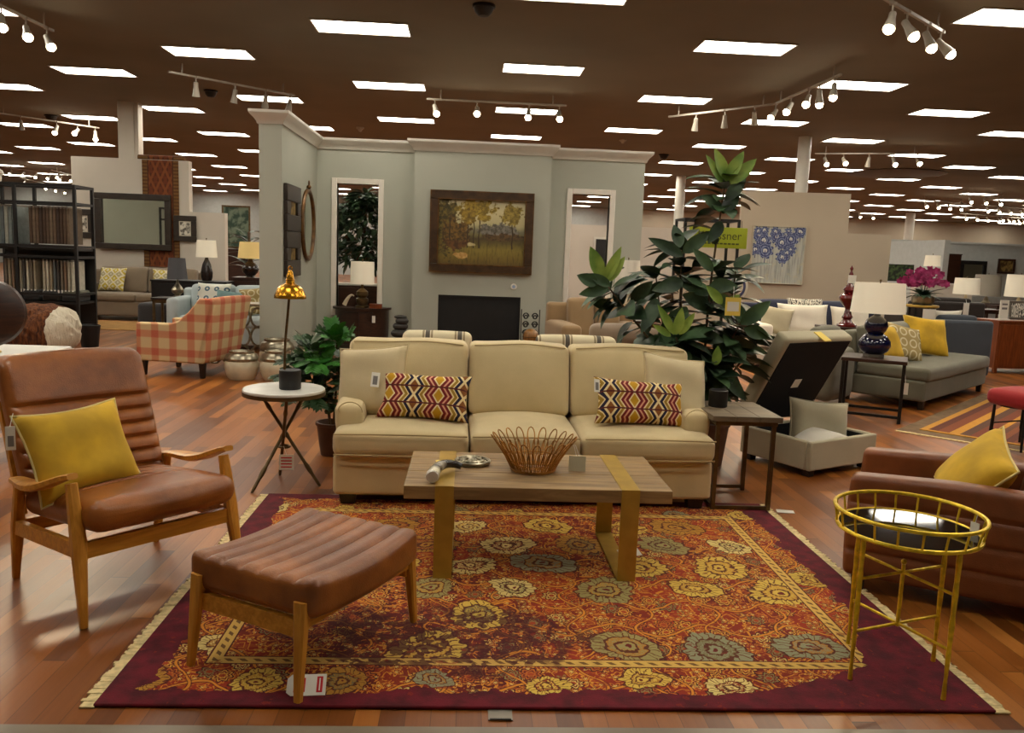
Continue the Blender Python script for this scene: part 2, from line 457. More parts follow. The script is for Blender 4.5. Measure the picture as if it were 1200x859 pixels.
def yelpat():
    m=MatB('yellow_ikat',.9); x,y,z=m.xyz()
    r=((x/.16).frac()-.5).abs()+((z/.16).frac()-.5).abs(); n=m.noise(20,2)
    m.color(m.cramp((r+n*.25).frac(),[(0,rgb(206,198,170)),(.3,rgb(190,168,60)),(.55,rgb(216,206,176)),(.75,rgb(170,160,120))],True)); return m.m
M['ikat']=yelpat()
def lattice():
    m=MatB('ogee_lattice_fabric',.9); x,y,z=m.xyz()
    a=((x/.13).frac()-.5)*.13; b=((z/.13).frac()-.5)*.13
    r=(a*a+b*b).sqrt(); m.color(m.mix((r-.045).abs().lt(.009),rgb(170,148,96),rgb(216,204,164))); return m.m
M['lattice']=lattice()
def dots():
    m=MatB('blue_medallion_fabric',.9); x,y,z=m.xyz()
    a=((x/.14).frac()-.5)*.14; b=((z/.14).frac()-.5)*.14
    r=(a*a+b*b).sqrt(); m.color(m.mix(r.lt(.038)*r.gt(.014),rgb(222,220,208),rgb(84,110,126))); return m.m
M['dots']=dots()
def zebra():
    m=MatB('black_white_pattern',.9); x,y,z=m.xyz()
    n=m.noise(7,1,m.comb(x*3,y,z*.8)); m.color(m.mix((n*9).frac().gt(.55),rgb(218,212,196),rgb(70,68,66))); return m.m
M['zebra']=zebra()
def fur():
    m=MatB('brown_and_white_hide',.95); x,y,z=m.xyz()
    n=m.noise(34,3,m.comb(x,y,z*.3)); s=(x+m.noise(5,2)*.14).gt(.33)
    c=m.mix(n.ramp(.3,.7),rgb(66,34,16),rgb(120,70,34)); m.color(m.mix(s,c,rgb(214,204,182))); m.bump(n,.8,.02); return m.m
M['fur']=fur()
def rug_mat():
    m=MatB('oriental_rug_pile',.95); x,y,z=m.xyz()
    hw,hd=1.525,1.18
    n1=m.noise(2.2,4); n3=m.noise(34,2)
    jx=x+(m.noise(7,2,m.comb(x,y,3.0))-.5)*.045; jy=y+(m.noise(7,2,m.comb(x,y,9.0))-.5)*.045
    base=m.mix(n1.ramp(.35,.66),rgb(92,10,6),rgb(164,46,8))
    GOLD=rgb(222,140,34); PALE=rgb(228,192,104); DK=rgb(70,14,6)
    def vine(px,py,per,amp,wl,ph):
        t=(py+(px*(2*PI/wl)+ph).sin()*amp)/per
        return ((t.frac()-.5).abs())*per
    v1=vine(jx,jy,.24,.05,.38,0.0); v2=vine(jy,jx,.29,.05,.31,1.0)
    c=m.mix(n3.gt(.57)*.5,base,rgb(190,92,20))
    def vpos(scale,rnd):
        """local offset inside each voronoi cell, plus two random numbers per cell"""
        n=m.nt.nodes.new('ShaderNodeTexVoronoi'); n.inputs['Scale'].default_value=scale; n.inputs['Randomness'].default_value=rnd
        n.voronoi_dimensions='2D'
        m.nt.links.new(m.comb(jx,jy,0.0),n.inputs['Vector'])
        sp=m.nt.nodes.new('ShaderNodeSeparateXYZ'); m.nt.links.new(n.outputs['Position'],sp.inputs[0])
        sc=m.nt.nodes.new('ShaderNodeSeparateColor'); m.nt.links.new(n.outputs['Color'],sc.inputs[0])
        return (jx-V(m.nt,sp.outputs[0]))*scale,(jy-V(m.nt,sp.outputs[1]))*scale,V(m.nt,sc.outputs[0]),V(m.nt,sc.outputs[1])
    # lace of small outlined leaves and florets
    u,w,ra,rb=vpos(19,.75)
    rr=(u*u+w*w).sqrt(); th=w.atan2(u)
    q=rr/((th*5.0+ra*6.28).cos()*.16+.36)
    fc=m.cramp(ra,[(0,rgb(206,118,28)),(.3,rgb(226,158,52)),(.55,rgb(186,92,20)),(.75,rgb(150,116,56)),(.88,rgb(222,184,96))],True)
    c=m.mix(q.lt(1.0)*rb.gt(.12),c,fc); c=m.mix(q.lt(.66)*rb.gt(.12),c,rgb(128,30,8)); c=m.mix(q.lt(.34)*rb.gt(.12),c,PALE)
    # thin scrolling outlines
    d,_=m.voro(15,m.comb(jx+3.0,jy,0.0),'DISTANCE_TO_EDGE',.9)
    c=m.mix((d-.11).abs().lt(.022)*n3.gt(.42),c,GOLD)
    u,w,ra,rb=vpos(8.5,.8)
    rr=(u*u+w*w).sqrt(); th=w.atan2(u)
    q=rr/((th*8.0+ra*6.28).cos()*.05+.29)
    fc=m.cramp(ra,[(0,rgb(222,160,58)),(.35,rgb(198,104,26)),(.6,rgb(226,190,104)),(.8,rgb(146,124,74))],True)
    k=rb.gt(.3)
    c=m.mix(q.lt(1.18)*k,c,DK); c=m.mix(q.lt(1.0)*k,c,fc); c=m.mix((q-.68).abs().lt(.12)*k,c,rgb(120,34,10)); c=m.mix(q.lt(.35)*k,c,rgb(170,64,14))
    for v,wd in((v1,.006),(v2,.005)):
        c=m.mix(v.lt(wd*1.9)*.7,c,DK); c=m.mix(v.lt(wd),c,GOLD)
    def rosettes(c,ca,cb,R,ox,oy,seed,cut=.12,keepfn=None):
        kx=jx+(m.noise(17,2,m.comb(x,y,seed))-.5)*.06; ky=jy+(m.noise(17,2,m.comb(x,y,seed+30))-.5)*.06
        row=((ky+oy)/cb).floor(); gx=(kx+ox)/ca+row.mod(2.0)*.5
        ci=gx.floor(); u=(gx.frac()-.5)*ca; w=(((ky+oy)/cb).frac()-.5)*cb
        r1=m.white(ci,row,seed); r2=m.white(ci,row,seed+3); r3=m.white(ci,row,seed+5)
        u=u+(r2-.5)*ca*.26; w=w+(r3-.5)*cb*.24
        rr=(u*u+(w*w)*1.1).sqrt(); th=w.atan2(u)
        lob=(th*((r3*3.0).floor()*2.0+5.0)+r2*6).cos().abs()
        RR=(lob*.12+(th*2.0+r3*6).cos()*.11+(th*3.0+r2*9).cos()*.06+.84)*R*(r1*.5+.62)
        q=rr/RR; keep=r1.gt(cut)
        if keepfn is not None: keep=keep*keepfn
        A=m.cramp(r2,[(0,rgb(222,184,78)),(.25,rgb(160,146,88)),(.42,rgb(230,204,126)),(.64,rgb(186,132,40)),(.84,rgb(148,146,112))],True)
        B=m.cramp(r3,[(0,rgb(182,124,40)),(.3,rgb(126,112,70)),(.6,rgb(206,150,50)),(.8,rgb(150,56,14))],True)
        c=m.mix(q.lt(1.09)*keep*.8,c,DK); c=m.mix(q.lt(1.0)*keep,c,A)
        pet=(th*12.0+r2*6).cos().abs().lt(.3)
        c=m.mix(q.lt(.95)*q.gt(.62)*pet*keep,c,rgb(110,64,20))
        c=m.mix((q-.6).abs().lt(.04)*keep,c,rgb(96,42,12)); c=m.mix(q.lt(.56)*keep,c,B)
        spk=((n3*9.0).frac()).gt(.5); c=m.mix(q.lt(.52)*spk*keep,c,A)
        c=m.mix((q-.3).abs().lt(.05)*keep,c,rgb(96,42,12)); c=m.mix(q.lt(.22)*keep,c,A); return m.mix(q.lt(.09)*keep,c,rgb(110,22,8))
    ax=x.abs(); ay=y.abs()
    edge=(ax*-1+hw).min(ay*-1+hd)
    field=edge.gt(.33)
    c=rosettes(c,.40,.285,.140,.1,.05,2.0,.2,field)
    st=((edge-.30).abs())
    c2=m.mix(st.lt(.030),c,rgb(84,22,8)); c2=m.mix(st.lt(.024),c2,rgb(222,178,88))
    dd=(((x+y)/.052).frac()-.5).abs().lt(.22)
    c2=m.mix(st.lt(.010)*dd,c2,rgb(120,84,36))
    cb=rosettes(c2,.34,.24,.092,.05,-.06,7.0,.12,edge.lt(.268))
    er=edge+(m.noise(6,3)-.5)*.15+(m.noise(30,2)-.5)*.05
    wine=m.mix(m.noise(14,3).ramp(.3,.7),rgb(76,2,18),rgb(112,8,30))
    side=(ax*-1+hw).lt(ay*-1+hd)*.05
    cor=((x-1.02)+(y*-1-.80)).max(0.0)*.75
    cc=m.mix((er-side-cor).lt(.10),cb,wine)
    lx=m.noise(1.5,2,m.comb(x+2.3,y-.7,1.0))+(m.noise(9,2)-.5)*.35
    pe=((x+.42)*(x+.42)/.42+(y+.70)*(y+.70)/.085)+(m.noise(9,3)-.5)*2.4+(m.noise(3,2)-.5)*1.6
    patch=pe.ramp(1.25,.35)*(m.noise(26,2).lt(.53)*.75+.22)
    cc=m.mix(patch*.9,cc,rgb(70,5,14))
    wr=m.noise(22,3).gt(.66)*m.noise(1.7,2,m.comb(x,y,5.0)).gt(.48)
    cc=m.mix(wr*.6,cc,rgb(136,32,12))
    cc=m.mix(m.noise(240,1)*.25,cc,rgb(50,12,6))
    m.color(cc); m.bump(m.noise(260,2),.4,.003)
    return m.m
M['rug']=rug_mat()
M['fringe']=pm('cream_fringe',rgb(214,192,140),.95,var=.2,scale=40)
# ------------------------------------------------------------------ camera and pixel helpers (frame taken as 1200 x 859)
FPX,TILT,ROLL,YAW,CH=960.0,rad(7.82),rad(2.165),rad(3.2),1.515
fw=Vector((math.sin(YAW)*math.cos(TILT),math.cos(YAW)*math.cos(TILT),-math.sin(TILT)))
r0=Vector((math.cos(YAW),-math.sin(YAW),0)); u0=r0.cross(fw)
rr=math.cos(ROLL)*r0+math.sin(ROLL)*u0; uu=-math.sin(ROLL)*r0+math.cos(ROLL)*u0
cam=bpy.data.cameras.new('camera'); camo=bpy.data.objects.new('camera',cam); COL.objects.link(camo)
cam.sensor_width=36; cam.sensor_fit='HORIZONTAL'; cam.lens=FPX/1200*36; cam.clip_end=200
mm=Matrix((( rr.x,uu.x,-fw.x,0),(rr.y,uu.y,-fw.y,0),(rr.z,uu.z,-fw.z,CH),(0,0,0,1)))
camo.matrix_world=mm; SC.camera=camo
def _ray(px,py): return fw+rr*((px-600)/FPX)-uu*((py-429.5)/FPX)
def atz(px,py,z):
    d=_ray(px,py); t=(z-CH)/d.z; return Vector((d.x*t,d.y*t,z))
def at(px,py,Y):
    d=_ray(px,py); t=Y/d.y; return Vector((d.x*t,Y,CH+d.z*t))
# ------------------------------------------------------------------ setting
CZ=4.29
struct(MB().box(-32,44,2.46,48.2,-.12,0).build('floor',M['floor']))
struct(MB().box(-9,10,-3.5,2.46,-.12,0).build('floor_aisle',M['aisle']))
struct(MB().box(-32,44,-3.5,48.2,CZ,CZ+.12).build('ceiling',M['ceiling']))
struct(MB().box(-32,8.6,47.2,47.4,-.0,CZ).build('wall_far',M['wall_far']))
struct(MB().box(8.6,44,47.2,47.4,-.0,CZ).build('wall_far_right',M['wall_beige']))
struct(MB().box(-32.2,-32,-3.5,48,0,CZ).build('wall_left',M['wall_far']))
struct(MB().box(43.8,44,-3.5,48,0,CZ).build('wall_right',M['wall_beige']))
struct(MB().box(-32,44,-3.7,-3.5,0,CZ).build('wall_behind',M['wall_beige']))
# the display bay: back wall with two cased openings, chimney breast, left wing wall
BY,BT=12.2,3.0
OL=(-1.945,-1.350,.60,2.43); OR=(1.475,2.035,.575,2.42)
b=MB()
xs=[-2.5,OL[0],OL[1],OR[0],OR[1],2.53]
b.box(xs[0],xs[1],BY,BY+.16,0,BT); b.box(xs[2],xs[3],BY,BY+.16,0,BT); b.box(xs[4],xs[5],BY,BY+.16,0,BT)
for o in(OL,OR): b.box(o[0],o[1],BY,BY+.16,0,o[2]); b.box(o[0],o[1],BY,BY+.16,o[3],BT)
struct(b.build('wall_back',M['wall']))
struct(MB().box(-2.50,-2.235,9.97,BY,0,BT).build('wall_wing',M['wall']))
b=MB(); FX0,FX1,FZ=-.44,.755,.895; cy0=11.9; CX0,CX1=-.82,1.125
b.box(CX0,FX0,cy0,BY,0,BT); b.box(FX1,CX1,cy0,BY,0,BT); b.box(FX0,FX1,cy0,BY,FZ,BT)
struct(b.build('wall_chimney',M['wall']))
for n,o in enumerate((OL,OR)):
    b=MB(); c=.078; y0=BY-.025
    b.box(o[0]-c,o[0],y0,BY+.16,o[2]-c,o[3]+c); b.box(o[1],o[1]+c,y0,BY+.16,o[2]-c,o[3]+c)
    b.box(o[0],o[1],y0,BY+.16,o[3],o[3]+c); b.box(o[0],o[1],y0-.01,BY+.16,o[2]-c,o[2])
    struct(b.build('window_%d'%(n+1),M['casing'],bevel=.006))
# crown mouldings: a swept profile with mitred ends
CP=[(0,-.15),(.02,-.15),(.025,-.125),(.05,-.09),(.09,-.05),(.10,-.03),(.10,.0),(.0,.0)]
def crown(name,pts,top):
    """pts: outline points with outward offset direction already mitred: (x,y,nx,ny)"""
    b=MB(); R=[]
    for x,y,nx,ny in pts: R.append([b.v((x+nx*d,y+ny*d,top+z)) for d,z in CP])
    K=len(CP)
    for i in range(len(R)-1):
        for k in range(K): b.f((R[i][k],R[i][(k+1)%K],R[i+1][(k+1)%K],R[i+1][k]))
    b.f(R[0][::-1]); b.f(R[-1]); return struct(b.build(name,M['trim'],sharp=25))
crown('trim_1',[(-2.5,9.98,-1,-1),(-2.235,9.98,1,-1),(-2.235,BY,1,-1),(CX0,BY,-.02,-1)],BT+.06)
crown('trim_2',[(CX0,BY,-1,-0.02),(CX0,cy0,-1,-1),(CX1,cy0,1,-1),(CX1,BY,1,-.02)],BT+.06)
crown('trim_3',[(CX1,BY,.02,-1),(2.53,BY,1,-1),(2.53,BY+.16,1,1)],BT+.06)
crown('trim_4',[(-2.5,BY+.16,-1,1),(-2.5,9.98,-1,-1)],BT+.06)
t=thing('fireplace','black rectangular fireplace opening in the grey chimney breast under the landscape painting','fireplace',((FX0+FX1)/2,cy0,0))
b=MB(); w=(FX1-FX0)/2-.002
b.box(-w,w,.27,.285,0,FZ-.002); b.box(-w,-w+.02,.0,.27,0,FZ-.002); b.box(w-.02,w,.0,.27,0,FZ-.002); b.box(-w+.02,w-.02,.0,.27,FZ-.03,FZ-.002)
b.build('firebox',M['fire'],t)
MB().box(-w+.02,w-.02,.02,.035,.0,FZ-.03).build('firebox_screen',M['fire'],t)
# partitions further away
b=MB(); b.box(-8.06,-5.74,17.3,17.5,0,3.13); b.box(-5.74,-5.03,17.3,17.5,0,2.12)
struct(b.build('wall_mirror',M['wall_white']))
b=MB(MX((6.1,15.4,0),rz=-9)); b.box(-1.0,.98,0,.18,0,2.86); b.box(.98,1.78,0,.18,0,2.13); b.box(-2.2,-1.0,.02,.18,0,2.0)
struct(b.build('wall_canvas',M['wall_beige']))
b=MB(); b.box(12.35,26,24,24.2,0,2.31); b.box(12.35,26,23.97,24.23,2.31,2.37); b.box(12.35,12.5,21,24,0,2.3)
struct(b.build('wall_gallery',M['wall_far']))
b=MB(); b.box(3.0,8.5,27,27.2,0,2.55)
struct(b.build('wall_office',M['wall_white']))
struct(MB().box(-17,-9.4,3.7,3.9,0,3.0).build('wall_unseen_reflected',M['wall']))  # unseen partition, added so the big mirror reflects something pale
# columns
for n,(x,y,r) in enumerate(((-6.95,17.75,.14),(7.25,18.1,.14),(6.95,27.6,.16),(21.9,40.5,.22))):
    b=MB(MX((x,y,0)))
    if n==0: b.box(-.3,.02,-.14,.14,0,CZ-.002); b.box(.02,.1,-.12,.12,0,CZ-.002)
    else: b.lathe([(r,0),(r,CZ-.002)],20)
    struct(b.build('column',M['trim' if n else 'wall_white']))
# ------------------------------------------------------------------ ceiling light panels on the staggered grid
LX,LY,DX,DY=-1.455,10.97,2.466,1.83
def proto_light():
    t=thing('ceiling_light','x','ceiling light',(0,0,0),0,'recessed ceiling light panels')
    b=MB()
    for s in(-1,1):
        b.box(-.61,.61,s*.305-.02*(s>0),s*.305+.02*(s<0),-.016,0); b.box(s*.61-.02*(s>0),s*.61+.02*(s<0),-.285,.285,-.016,0)
    b.build('light_frame',M['whitemetal'],t)
    MB().box(-.59,.59,-.285,.285,-.010,-.002).build('diffuser',M['panel'],t)
    return t
def inframe(p):
    d=Vector(p)-Vector((0,0,CH)); w=d.dot(fw)
    if w<=0: return None
    X=600+FPX*d.dot(rr)/w; Y=429.5-FPX*d.dot(uu)/w
    return (X,Y)
ORD=['first','second','third','fourth','fifth','sixth','seventh','eighth','ninth','tenth','eleventh','twelfth','thirteenth','fourteenth','fifteenth','sixteenth']
lp=proto_light(); used=False; vis_row=0
for j in range(-5,20):
    y=LY+j*DY; vis=[]; hid=[]
    lim=max(8.0,.74*y+1.5)
    for i in range(-20,24):
        if (i+j)%2: continue
        x=LX+i*DX
        if x<-lim or x>lim+1 or x<-31 or x>43: continue
        p=inframe((x,y,CZ))
        if p and -45<p[0]<1245 and p[1]>-6: vis.append((x,p))
        elif y<12.9 : hid.append(x)
    if 4<y<12.9: hid+=[LX+i*DX for i in range(-6,-3) if (i+j)%2==0 and LX+i*DX<-lim and not(inframe((LX+i*DX,y,CZ)) and inframe((LX+i*DX,y,CZ))[0]>-45)]  # extra panels out of view at left, added to light the mirrored partition
    if vis: vis_row+=1
    for k,(x,p) in enumerate(vis):
        if j<=9:
            if len(vis)==1: lab='lit ceiling panel at the top edge, alone in the nearest row'
            else:
                pos='leftmost' if k==0 else 'rightmost' if k==len(vis)-1 else ORD[k]+' from the left'
                lab='lit ceiling panel, %s in the %s row from the front'%(pos,ORD[vis_row-1])
            g='recessed ceiling light panels'
        else: lab='small distant lit ceiling panel in the far rows near the back wall'; g='distant ceiling light panels'
        if not used: o=lp; used=True; o.location=(x,y,CZ); o['label']=lab; o['group']=g
        else: dup(lp,(x,y,CZ),0,lab,g)
    for x in hid:
        lab='lit ceiling light panel above and in front of the frame'
        if not used: o=lp; used=True; o.location=(x,y,CZ); o['label']=lab; o['group']='ceiling panels over the aisle'
        else: dup(lp,(x,y,CZ),0,lab,'ceiling panels over the aisle')
# ------------------------------------------------------------------ track lights
def head(parent,p,aim,lit,zr):
    """p on the rail; lamp head hanging below, aimed along aim"""
    p=Vector(p); a=Vector(aim).normalized(); q=p+Vector((0,0,-.13))
    b=MB(); b.tube([p,q],.011,6); b.box(p.x-.03,p.x+.03,p.y-.02,p.y+.02,p.z-.02,p.z+.01)
    e=q+a*.17; b.tube([q-a*.05,q-a*.045,q+a*.03,q+a*.1,e],[.012,.036,.038,.05,.062],12)
    h=b.build('lamp_head',M['whitemetal'],parent)
    if lit: MB().ball(e+a*.004,.052,1,1,1,12).build('bulb',M['bulb'],h)
    return e,a
def track(label,pts,heads,group='ceiling track lights',z=4.12):
    """pts: rail polyline; heads: list of (fraction along, aim, lit)"""
    P=[Vector((x,y,z)) for x,y in pts]
    t=thing('track_light',label,'track light',tuple(P[0]),0,group); off=P[0]
    Q=[p-off for p in P]
    b=MB()
    for i in range(len(Q)-1): b.bar(Q[i],Q[i+1],.035,.03)
    b.build('rail',M['whitemetal'],t)
    b=MB()
    for q in(Q[0]*.9+Q[-1]*.1,Q[0]*.1+Q[-1]*.9): b.tube([q,(q.x,q.y,CZ-z-.002)],.012,6)
    b.build('hanger',M['whitemetal'],t)
    seg=[(Q[i+1]-Q[i]).length for i in range(len(Q)-1)]; L=sum(seg); out=[]
    for fr,aim,lit in heads:
        d=fr*L
        for i,s in enumerate(seg):
            if d<=s or i==len(seg)-1: p=Q[i].lerp(Q[i+1],min(1,d/s)); break
            d-=s
        e,a=head(t,p,aim,lit,z); out.append((e+off,a))
    return out
def xy(px,py,z=4.12): v=atz(px,py,z); return (v.x,v.y)
TB=(.2,-.55,-.8); TR=(-.35,-.5,-.8)
lit_heads=[]
lit_heads+=track('white track light at upper left corner with glowing spots',[xy(-60,-22),xy(62,36)],[(.45,(.3,-.5,-.7),1),(.70,(.4,-.6,-.7),1),(.93,(.5,-.5,-.7),1)])
track('track light with unlit heads above the left wing wall',[xy(197,84),xy(345,112)],[(.2,(-.1,.3,-1),0),(.5,(-.2,.2,-1),0),(.75,(-.2,.5,-.9),0),(.96,(-.3,.5,-.9),0)])
lit_heads+=track('track light with four glowing spots centred over the chimney breast',[xy(500,116),xy(664,124)],[(.06,(.2,-.6,-.7),1),(.36,(0,-.8,-.6),1),(.73,(-.1,-.7,-.7),1),(.95,(0,-.7,-.7),1)])
track('short track of three unlit heads beside the tall plant top',[xy(784,137),xy(908,122)],[(.28,(0,.3,-1),0),(.56,(.1,.3,-1),0),(.83,(.2,.4,-1),0)])
lit_heads+=track('track light with five bright heads rising to the right above the round column',[xy(908,122),xy(986,87)],[(.02,(-.6,-.5,-.7),1),(.28,(-.5,-.5,-.7),1),(.56,(-.4,-.6,-.7),1),(.72,(0,-.2,-1),1),(.92,(-.2,-.4,-1),1)])
lit_heads+=track('white track light at upper right with glowing spots near the brightest panel',[xy(1020,-12),xy(1106,38)],[(.28,(-.3,-.4,-.7),1),(.47,(.2,-.5,-.7),1),(.76,(.1,-.5,-.8),1),(.96,(.5,-.4,-.7),1)])
track('track light with three bright spots over the upright column at left',[xy(-10,131),xy(116,150)],[(.25,(0,.3,-1),0),(.58,(0,-.6,-.8),1),(.78,(0,-.8,-.5),1),(.96,(.2,-.4,-.9),1)])
track('track light with two pairs of spots right of the round column',[xy(955,180),xy(1085,180)],[(.1,(0,-.6,-.7),1),(.27,(0,-.7,-.6),1),(.50,(0,.3,-1),0),(.72,(0,-.6,-.7),1),(.93,(0,-.7,-.6),1)])
FARL=[(5,196,78,205,5),(22,208,82,222,5),(60,199,118,214,4)]
for k,(x0,y0,x1,y1,n) in enumerate(FARL):
    track('distant track of small bright spots above the fabric rack, %s from the top'%ORD[k],[xy(x0,y0),xy(x1,y1)],[((i+.5)/n,(0,-.7,-.7),1) for i in range(n)],'distant track lights at left')
FARR=[(1078,234,1132,239,4),(1128,228,1180,232,3),(1125,250,1200,256,6),(1150,240,1215,246,5),(1168,252,1230,256,5),(1000,248,1030,250,2)]
for k,(x0,y0,x1,y1,n) in enumerate(FARR):
    track('distant track of bright spots over the furniture at far right, %s of six'%ORD[k],[xy(x0,y0),xy(x1,y1)],[((i+.5)/n,(0,-.7,-.7),1) for i in range(n)],'distant track lights at right')
# spots thrown by the real lit heads
for e,a in lit_heads:
    l=bpy.data.lights.new('spot_beam','SPOT'); l.energy=55; l.color=(1,.80,.52); l.spot_size=rad(75); l.spot_blend=.8; l.shadow_soft_size=.06
    o=bpy.data.objects.new('spot_beam',l); COL.objects.link(o); o.location=e+a*.07; o.rotation_euler=a.to_track_quat('-Z','Y').to_euler()
# ceiling sensors, domes, vents
def dome(px,py,label,r=.12):
    v=atz(px,py,CZ); t=thing('security_camera',label,'ceiling camera',(v.x,v.y,CZ),0)
    MB().lathe([(r*1.15,0),(r*1.15,-.03),(r,-.035)][::-1],18).build('camera_base',M['iron'],t)
    MB().lathe([(.001,-.13),(r*.5,-.12),(r*.85,-.08),(r,-.035)],18).build('camera_dome',M['black'],t)
dome(567,6,'black dome on the ceiling at top centre, nearest of the domes',.115)
dome(247,106,'small black dome hanging on ceiling behind the unlit track heads',.11)
dome(60,135,'black ceiling dome over the three bright spots at left',.13)
dome(778,181,'tiny black ceiling dome right of the bay wall crown',.12)
dome(208,184,'black ceiling dome above the hanging rug',.14)
def smoke(px,py,label):
    v=atz(px,py,CZ); t=thing('smoke_detector',label,'smoke detector',(v.x,v.y,CZ))
    MB().lathe([(.09,-.0),(.09,-.03),(.05,-.06),(.03,-.1)][::-1],16).build('detector_body',M['whitemetal'],t)
smoke(422,149,'small brown ceiling detector above the left stretch of crown'); smoke(730,163,'small brown ceiling detector above the right stretch of crown')
v=atz(1050,203,CZ)
tag(MB(MX((v.x,v.y,CZ))).lathe([(.001,-.09),(1.0,-.07),(1.35,-.02),(1.35,-.0)],36).build('ceiling_diffuser',M['iron']),'large dark round ceiling disc among the panels at right','ceiling diffuser')
# ------------------------------------------------------------------ rug
RC=(.343,3.735)
t=thing('area_rug','large red and gold oriental rug with wine red border under the coffee table','rug',(RC[0],RC[1],0))
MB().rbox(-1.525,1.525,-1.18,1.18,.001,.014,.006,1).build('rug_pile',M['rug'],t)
for s in(-1,1):
    b=MB(); rnd=random.Random(5+s)
    for i in range(150):
        y=-1.175+2.35*i/149; L=.045+rnd.uniform(-.008,.008); dy=rnd.uniform(-.008,.008)
        b.box(min(s*1.52,s*(1.525+L)),max(s*1.52,s*(1.525+L)),y-.0085+dy*.3,y+.0085+dy*.3,.001,.006+rnd.uniform(0,.002))
    b.build('fringe',M['fringe'],t)
RZ=.0145
# ------------------------------------------------------------------ throw pillow maker
def pillow(name,label,cat,loc,w,h,th,mat,rx=-15,rz=0,ry=0,pipe=None,group=None,seed=0,pinch=.07,tagc=None):
    t=thing(name,label,cat,loc,rz,group,rx,ry)
    MB().pillow(w,h,th,18,pinch,seed).build('pillow_cover',mat,t,sharp=80)
    if pipe: MB().pillow_edge(w,h,.006,pinch).build('piping',pipe,t,sharp=80)
    if tagc:
        x,z,dw,dh=tagc
        g=MB(MX((x,-.075,z),rz=8)).box(-dw/2,dw/2,-.002,.002,-dh,0).build('price_tag',M['paper'],t,label='white paper price tag')
        MB(MX((x,-.075,z),rz=8)).box(-dw*.28,dw*.28,-.003,-.002,-dh*.85,-dh*.25).build('print',M['grey_ink'],g)
    return t
# ------------------------------------------------------------------ cream sofa
SX,SY,SRZ=.372,4.70,1.3
t=thing('sofa','cream linen three-seat sofa with rolled seat edges facing the coffee table','sofa',(SX,SY,0),SRZ)
MB().rbox(-1.135,1.135,.03,.93,.075,.315,.025,6,(0,.006,0)).build('base',M['cream'],t)
for s in(-1,1):
    for y in(.10,.86):
        MB(MX((s*1.05,y,0))).box(-.04,.04,-.04,.04,RZ if y<.2 else .002,.09,-.012,-.012).build('leg',M['darkleg'],t)
MB().rbox(-1.13,1.13,.78,.95,.08,.80,.05,6).build('back_frame',M['cream'],t)
for s in(-1,1):
    def armf(o,u,s=s):
        # the top slopes down a little to the front and rolls outwards
        if u[2]>.3: o[2]-=.035*max(0,-u[1])*(u[2]); o[0]+=s*.012*u[2]
        return o
    x0,x1=(s*1.135,s*.965)
    a=MB().rbox(min(x0,x1),max(x0,x1),.14,.92,.09,.62,.045,6,(.008,.004,0),armf).build('arm',M['cream'],t)
    MB().tube([(s*(1.05)+.072*math.cos(q),.138,.55+.062*math.sin(q)) for q in [PI*i/14 for i in range(15)]],.004,6).build('piping',M['cream'],a)
SEAM=[-1.14,-.340,.322,1.14]
for i in range(3):
    x0,x1=SEAM[i]+.004,SEAM[i+1]-.004
    def seat(o,u,i=i):
        if o[1]>.15:
            if i==0: o[0]=max(o[0],-.972)
            if i==2: o[0]=min(o[0],.972)
        o[2]-=.012*max(0,-u[1])**2*(u[2]>0); return o
    c=MB().rbox(x0,x1,-.02,.78,.312,.475,.05,14,(.0,.014,.035),seat).build('seat_cushion',M['cream'],t)
    for zz in(.452,.332):
        n=12; MB().tube([(x0+.012+(x1-x0-.024)*k/n,-.026-.012*(1-(2*k/n-1)**2),zz+.006*(1-(2*k/n-1)**2)*(zz>.4)) for k in range(n+1)],.0055,6).build('piping',M['cream_pipe'],c)
BS=[-1.125,-.345,.325,1.125]
for i in range(3):
    x0,x1=BS[i]+.006,BS[i+1]-.006
    def back(o,u):
        o[1]+=.12*(o[2]-.46)/.48; o[2]+=.004*math.sin(4*u[0]+i)*max(0,u[2]); return o
    c=MB().rbox(x0,x1,.52,.76,.47,.925,.042,12,(.004,.05,.012),back).build('back_cushion',M['cream'],t)
    n=12; MB().tube([(x0+.03+(x1-x0-.06)*k/n,.52+.115,.915+.012*(1-(2*k/n-1)**2)+.004*math.sin(4*(2*k/n-1)+i)) for k in range(n+1)],.0045,6).build('piping',M['cream_pipe'],c)
pillow('throw_pillow','plain beige square pillow leaning in the left corner of cream sofa','pillow',(-.585,5.0,.488),.46,.45,.17,M['beige_pillow'],-22,-16,-7,M['cream'],'plain beige pillows on the cream sofa',3)
pillow('throw_pillow','plain beige square pillow leaning in the right corner of cream sofa','pillow',(1.32,5.0,.488),.46,.45,.17,M['beige_pillow'],-22,17,9,M['cream'],'plain beige pillows on the cream sofa',5)
pillow('lumbar_pillow','multicoloured chevron lumbar pillow at the left end of cream sofa','pillow',(-.26,4.91,.492),.57,.30,.15,M['chev_a'],-24,-3,2,None,'chevron lumbar pillows',1,.10,(-.30,.26,.05,.09))
pillow('lumbar_pillow','multicoloured chevron lumbar pillow at the right end of cream sofa','pillow',(1.085,4.91,.492),.60,.30,.15,M['chev_b'],-24,6,3,None,'chevron lumbar pillows',2,.10,(-.30,.26,.035,.08))
